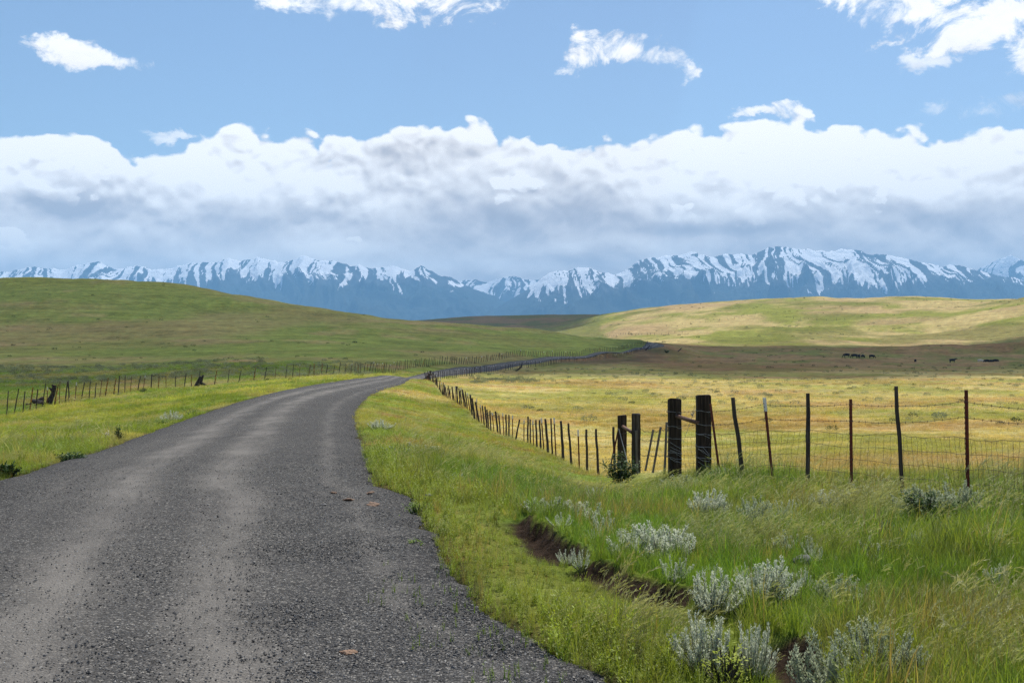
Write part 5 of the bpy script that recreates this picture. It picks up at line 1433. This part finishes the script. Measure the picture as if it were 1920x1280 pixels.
def ae(u, v):
    X, Z = (u - CU) / F, (CV - v) / F
    return math.atan(X) * F / 100, math.atan(Z / math.sqrt(1 + X * X)) * F / 100
def build_world():
    w = bpy.data.worlds.new('World'); scene.world = w; w.use_nodes = True
    t = NT(w.node_tree); t.n.clear(); out = t.new('ShaderNodeOutputWorld')
    sky = t.new('ShaderNodeTexSky'); sky.sky_type = 'NISHITA'; sky.sun_disc = False; sky.sun_elevation = SUN_EL; sky.sun_rotation = SUN_AZ; sky.altitude = 1300; sky.air_density = 1.15; sky.dust_density = .8; sky.ozone_density = 1.4
    bg = t.new('ShaderNodeBackground'); bg.inputs[1].default_value = SKY_STRENGTH; t.l.new(sky.outputs[0], bg.inputs[0])
    tc = t.new('ShaderNodeTexCoord'); sp = t.new('ShaderNodeSeparateXYZ'); t.l.new(tc.outputs['Generated'], sp.inputs[0])
    a = t.mul(t.m('ARCTAN2', sp.outputs[0], sp.outputs[1]), F / 100)
    e = t.mul(t.m('ARCSINE', t.m('MINIMUM', t.m('MAXIMUM', sp.outputs[2], -1.0), 1.0)), F / 100)
    def vec(da=0.0, de=0.0, sy=1.0, off=0.0):
        c = t.new('ShaderNodeCombineXYZ'); t.put(c.inputs[0], t.add(a, da)); t.put(c.inputs[1], t.mul(t.add(e, de), sy)); c.inputs[2].default_value = off; return c.outputs[0]
    V0 = vec(0, 0, 1.5)
    fine = t.noise(V0, 1.1, 8, .58); big = t.noise(V0, .33, 7, .52, .3); V1 = vec(.10, .22, 1.5); big1 = t.noise(V1, .33, 7, .52, .3); fine1 = t.noise(vec(.05, .10, 1.5), 1.1, 8, .58); md = t.noise(vec(0, 0, 1.4, 2.0), .85, 4, .48, .2); md1 = t.noise(vec(.09, .2, 1.4, 2.0), .85, 4, .48, .2)
    def lumps(vec_, sc, det=2.0):
        vn = t.new('ShaderNodeTexVoronoi'); vn.feature = 'SMOOTH_F1'; vn.inputs['Smoothness'].default_value = .35; vn.inputs['Scale'].default_value = sc
        vn.inputs['Detail'].default_value = det; vn.inputs['Roughness'].default_value = .55; vn.inputs['Lacunarity'].default_value = 2.2
        t.l.new(vec_, vn.inputs['Vector']); return vn.outputs['Distance']
    wv = t.new('ShaderNodeTexNoise'); t.l.new(V0, wv.inputs['Vector']); wv.inputs['Scale'].default_value = 1.0; wv.inputs['Detail'].default_value = 5
    def warped(da, de):
        ma = t.new('ShaderNodeVectorMath', operation='MULTIPLY_ADD'); t.l.new(wv.outputs['Color'], ma.inputs[0]); ma.inputs[1].default_value = (.7, .7, 0); t.l.new(vec(da, de, 1.35, 0), ma.inputs[2]); return ma.outputs[0]
    lp = lumps(warped(0, 0), .9); lp1 = lumps(warped(.05, .13), .9)
    wisp = t.noise(vec(0, 0, 1.2, 4.0), .9, 9, .68, .6)
    # silhouette of the long bank
    top = [(-700, 250), (-300, 235), (0, 255), (50, 246), (150, 241), (200, 258), (270, 264), (350, 256), (420, 237), (500, 246), (560, 257), (650, 261), (690, 255), (740, 236), (830, 226), (900, 231), (960, 240), (1040, 248), (1130, 230), (1180, 236), (1240, 234), (1290, 211), (1360, 227), (1440, 224), (1490, 216), (1560, 232), (1620, 249), (1660, 242), (1720, 246), (1780, 236), (1830, 222), (1920, 208), (2300, 215), (2700, 240)]
    fc = t.new('ShaderNodeFloatCurve'); cu = fc.mapping.curves[0]; AM = 22.0; EM = 8.0
    pts = [(0.0, .45)] + [((ae(u, v)[0] + AM) / (2 * AM), ae(u, v)[1] / EM) for u, v in top] + [(1.0, .45)]
    while len(cu.points) < len(pts): cu.points.new(.5, .5)
    for q, (px, py) in zip(cu.points, pts): q.location = (px, py)
    fc.mapping.update(); t.put(fc.inputs['Value'], t.m('MINIMUM', t.m('MAXIMUM', t.m('DIVIDE', t.add(a, AM), 2 * AM), 0.0), 1.0))
    T = t.mul(fc.outputs[0], EM)
    tt = t.sub(t.add(T, t.add(t.add(t.mul(t.sub(fine, .5), .55), t.mul(t.sub(.74, lp), .60)), t.mul(t.sub(big, .5), .35))), e)      # depth below the ragged top
    alpha = t.mr(tt, -.02, .09)
    def blob(u, v, ru, rv):
        ca, ce = ae(u, v); x = t.m('DIVIDE', t.sub(a, ca), ru / 100); y = t.m('DIVIDE', t.sub(e, ce), rv / 100)
        return t.m('POWER', 2.71828, t.mul(t.add(t.mul(x, x), t.mul(y, y)), -1.0))
    lum = t.mr(tt, .4, 2.3, 1.02, .46)
    lum = t.add(lum, t.mul(t.sub(big, big1), 3.0)); lum = t.add(lum, t.add(t.mul(t.sub(md, md1), t.mr(tt, .2, 2.4, 1.0, .28)), t.add(t.mul(t.sub(lp1, lp), t.mr(tt, .1, 2.2, 1.4, .22)), t.mul(t.sub(fine, fine1), t.mr(tt, .1, 1.6, .9, .2)))))  # sunlit and shaded sides of the billows painted into the brightness
    lum = t.add(lum, t.mul(t.sub(t.noise(vec(0, 0, 2.2, 9.0), .45, 6, .55), .5), .5))
    for u, v, ru, rv, s in ((740, 290, 70, 22, -.38), (1060, 330, 110, 60, -.36), (1140, 395, 130, 34, -.34), (160, 385, 110, 24, -.28), (580, 400, 150, 20, -.25), (1330, 430, 160, 12, -.28), (1800, 400, 170, 50, -.22), (400, 430, 300, 24, -.12), (850, 340, 120, 60, -.12), (700, 390, 160, 40, -.10),
                            (1350, 300, 200, 50, .28), (1600, 300, 200, 60, .20), (300, 300, 250, 40, .14), (30, 455, 40, 20, .3), (640, 465, 130, 16, .26), (420, 480, 160, 14, .14), (1010, 470, 90, 12, .10), (950, 405, 110, 26, -.16), (1450, 425, 200, 16, -.14), (180, 400, 140, 20, -.14), (500, 415, 110, 16, -.14), (700, 505, 200, 18, .2), (960, 500, 150, 14, .12), (150, 495, 200, 14, .16)):
        lum = t.add(lum, t.mul(blob(u, v, ru, rv), s * 1.35))
    wn = t.new('ShaderNodeTexNoise'); t.l.new(V0, wn.inputs['Vector']); wn.inputs['Scale'].default_value = 1.5; wn.inputs['Detail'].default_value = 9; wn.inputs['Roughness'].default_value = .6
    ws = t.new('ShaderNodeSeparateColor'); t.l.new(wn.outputs['Color'], ws.inputs[0])
    aw = t.add(a, t.mul(t.sub(ws.outputs[0], .5), 1.3)); ew = t.add(e, t.mul(t.sub(ws.outputs[1], .5), .8))
    # nearer puffs in front of the bank: bright crowns, greyer feet
    puff_a, puff_l = None, None
    acc_l = lum; acc_a = alpha
    for u, v, ru, rv, s in ((110, 350, 100, 38, .98), (215, 345, 80, 44, 1.0), (500, 368, 85, 46, .96), (560, 395, 70, 22, .9), (960, 366, 76, 32, 1.04), (1380, 385, 150, 44, .98), (1530, 368, 130, 54, 1.03), (1610, 385, 50, 28, 1.0), (22, 458, 34, 17, .95), (690, 457, 60, 18, .92)):
        ca, ce = ae(u, v - rv * .2)
        x = t.m('DIVIDE', t.sub(aw, ca), ru / 80); y = t.m('DIVIDE', t.sub(ew, ce), rv / 80)
        r2 = t.add(t.mul(x, x), t.mul(y, y))
        d = t.add(t.sub(1.0, r2), t.add(t.mul(t.sub(fine, .5), 3.0), t.mul(t.sub(.66, lp), 3.4)))
        pa = t.mul(t.mr(d, .05, .35), t.mr(y, -1.1, .0))
        pl = t.add(t.mr(y, -1.0, .5, s - .40, s + .10), t.add(t.mul(t.sub(fine, fine1), .8), t.mul(t.sub(lp1, lp), 1.2)))
        acc_l = t.add(t.mul(acc_l, t.sub(1.0, pa)), t.mul(pl, pa))
    # free clouds in the blue
    for u, v, ru, rv, s, soft in ((600, -2, 200, 44, .97, .5), (790, -4, 190, 56, .97, .5), (140, 98, 76, 30, .93, .6), (225, 112, 84, 20, .90, .8), (1110, 98, 80, 46, .97, .5), (1160, 92, 80, 40, .97, .6), (1225, 108, 70, 30, .93, .8), (1280, 132, 28, 28, .9, .8), (1740, 112, 64, 20, .9, .9), (1795, 105, 22, 14, .88, .9), (1440, 206, 74, 14, .93, .6), (1870, 30, 190, 66, .96, .4), (1800, 0, 200, 50, .96, .4), (1700, -14, 190, 38, .95, .5), (1560, -12, 70, 24, .93, .5), (1960, 80, 90, 60, .95, .4), (1860, 195, 130, 26, .93, .9), (320, 258, 60, 12, .92, .9)):
        ca, ce = ae(u, v); x = t.m('DIVIDE', t.sub(aw, ca), ru / 100); y = t.m('DIVIDE', t.sub(ew, ce), rv / 100)
        d = t.add(t.sub(.75, t.add(t.mul(x, x), t.mul(y, y))), t.mul(t.sub(wisp, .5), 4.2))
        pa = t.mul(t.mr(d, 0.0, soft + .25), 1.0 if soft < .85 else .75)
        pl = t.add(t.mr(y, -1.2, .4, s - .14, s), t.mul(t.sub(fine, fine1), .5))
        acc_l = t.add(t.mul(acc_l, t.sub(1.0, pa)), t.mul(pl, pa)); acc_a = t.m('MAXIMUM', acc_a, pa)
    # cloud brightness turned into colour, warm grey to white
    col = t.ramp(acc_l, [(.0, (.47, .435, .43)), (.32, (.63, .588, .57)), (.58, (.84, .79, .75)), (.82, (1.0, .96, .92)), (1.0, (1.12, 1.08, 1.02))])
    cb = t.new('ShaderNodeBackground'); t.l.new(col, cb.inputs[0]); cb.inputs[1].default_value = CLOUD_STRENGTH
    mx = t.new('ShaderNodeMixShader'); t.l.new(acc_a, mx.inputs[0]); t.l.new(bg.outputs[0], mx.inputs[1]); t.l.new(cb.outputs[0], mx.inputs[2])
    t.l.new(mx.outputs[0], out.inputs[0])
    w.cycles.sampling_method = 'MANUAL'; w.cycles.sample_map_resolution = 512
SKY_STRENGTH, CLOUD_STRENGTH = .096, 1.0
build_world()

# clouds overhead, out of frame, whose shade lies on the meadow
def build_cloud(name, shade, alt, thick, lab, trans, x0, x1, y0, y1, cell):
    xs = np.arange(x0, x1, cell); ys = np.arange(y0, y1, cell); Y, X = np.meshgrid(ys, xs, indexing='ij')
    M = shade(X, Y)                                         # >0 inside
    nr, nc = M.shape; off = SV * (alt / SV.z)
    topz = alt + thick * (.15 + np.clip(M, 0, 1) ** .5 * (.6 + .8 * fbm(X / 90, Y / 90, 4, 400)))
    botz = alt - thick * .12 * np.clip(M, 0, 1) * fbm(X / 60, Y / 60, 3, 401)
    a = np.stack([X + off.x, Y + off.y, topz], -1).reshape(-1, 3); b = np.stack([X + off.x, Y + off.y, botz], -1).reshape(-1, 3)
    ins = (M[:-1, :-1] + M[1:, :-1] + M[:-1, 1:] + M[1:, 1:]) > 0
    i = (np.arange(nr - 1)[:, None] * nc + np.arange(nc - 1)[None]); Q = np.stack([i, i + 1, i + nc + 1, i + nc], -1)[ins]
    n = nr * nc
    F4 = [Q, Q[:, ::-1] + n]
    cnt = {}
    for q in Q:
        for k in range(4):
            e = (int(q[k]), int(q[(k + 1) % 4])); cnt[e] = 1
    side = [(e[1], e[0], e[0] + n, e[1] + n) for e in cnt if (e[1], e[0]) not in cnt]
    F4.append(np.array(side)); Qa = np.vstack(F4); ids, inv = np.unique(Qa, return_inverse=True)
    m, t = material(name + '_vapour')
    d = t.new('ShaderNodeBsdfDiffuse'); d.inputs[0].default_value = (.9, .9, .9, 1)
    tr = t.new('ShaderNodeBsdfTransparent'); mx = t.new('ShaderNodeMixShader'); mx.inputs[0].default_value = trans
    t.l.new(d.outputs[0], mx.inputs[1]); t.l.new(tr.outputs[0], mx.inputs[2]); t.l.new(mx.outputs[0], t.out.inputs[0])
    me = raw_mesh(name, np.vstack([a, b])[ids], inv.reshape(-1, 4), m)
    tag(link(bpy.data.objects.new(name, me)), lab, 'clouds', None, 'stuff')
def shade_dark(x, y):
    n = (fbm(x / 130, y / 90, 4, 410) - .5); nf = (fbm(x / 30, y / 30, 3, 411) - .5)
    u = CU + F * x / np.maximum(y, 3)
    lo = np.interp(u, [900, 1000, 1150, 1300, 1600, 1950, 2400], [330, 280, 270, 275, 255, 250, 240]); hi = np.interp(u, [900, 1100, 1250, 1400, 1600, 1800, 1900, 2000, 2400], [330, 420, 500, 560, 570, 565, 560, 560, 560])
    m = np.minimum((y - lo) / 40, (hi - y) / 40) + n * 1.6 + nf * .9
    m = np.minimum(m, (x - np.interp(y, C_D, C_X) - 7) / 12)
    m2 = np.minimum(np.minimum((y - 1330) / 60, (2500 - y) / 60), np.minimum((x + 420) / 60, (150 - x + (y - 1300) * .1) / 60)) + n * 2.0
    m3 = .55 - ((x - 42) / 60) ** 2 - ((y - 1210) / 150) ** 2 + n
    return np.maximum(np.maximum(m, m2), m3)
def shade_thin(x, y):
    n = (fbm(x / 120, y / 80, 4, 420) - .5); nf = (fbm(x / 35, y / 35, 3, 421) - .5)
    u = CU + F * x / np.maximum(y, 3)
    return np.minimum(np.minimum((y - np.interp(u, [-900, 0, 500, 900, 1200], [118, 112, 160, 185, 330])) / 30, (500 + 18 * np.sin(x / 40) - y) / 25), (1235 - u) / 30) + n * 1.1 + nf * .5
build_cloud('clouds', shade_dark, 2000, 160, 'thick white clouds overhead shading the cattle meadow', .56, -500, 1000, 200, 2600, 14)
build_cloud('clouds', shade_thin, 1760, 60, 'thin cloud sheet overhead dimming the green hill', .74, -700, 120, 60, 560, 9)

# ------------------------------------------------------------------ camera and render settings
cd = bpy.data.cameras.new('camera'); cam = link(bpy.data.objects.new('camera', cd)); cam.location = (0, 0, H); cam.rotation_euler = (R(90), 0, 0)
cd.sensor_width = 36; cd.lens = 36 * F / 1920; cd.shift_y = (CV - 640) / 1920; cd.clip_start = .05; cd.clip_end = 60000
scene.camera = cam
scene.render.engine = 'CYCLES'
scene.view_settings.view_transform = 'Standard'; scene.view_settings.look = 'None'; scene.view_settings.exposure = .45; scene.view_settings.gamma = 1
cy = scene.cycles
cy.use_denoising = True; cy.denoiser = 'OPENIMAGEDENOISE'; cy.denoising_input_passes = 'RGB_ALBEDO_NORMAL'; cy.denoising_prefilter = 'NONE'; cy.max_bounces = 6; cy.diffuse_bounces = 3; cy.glossy_bounces = 2; cy.transmission_bounces = 4; cy.transparent_max_bounces = 6; cy.volume_bounces = 0
cy.use_adaptive_sampling = True; cy.adaptive_threshold = .015; cy.sample_clamp_indirect = 3.0; cy.sample_clamp_direct = 12.0
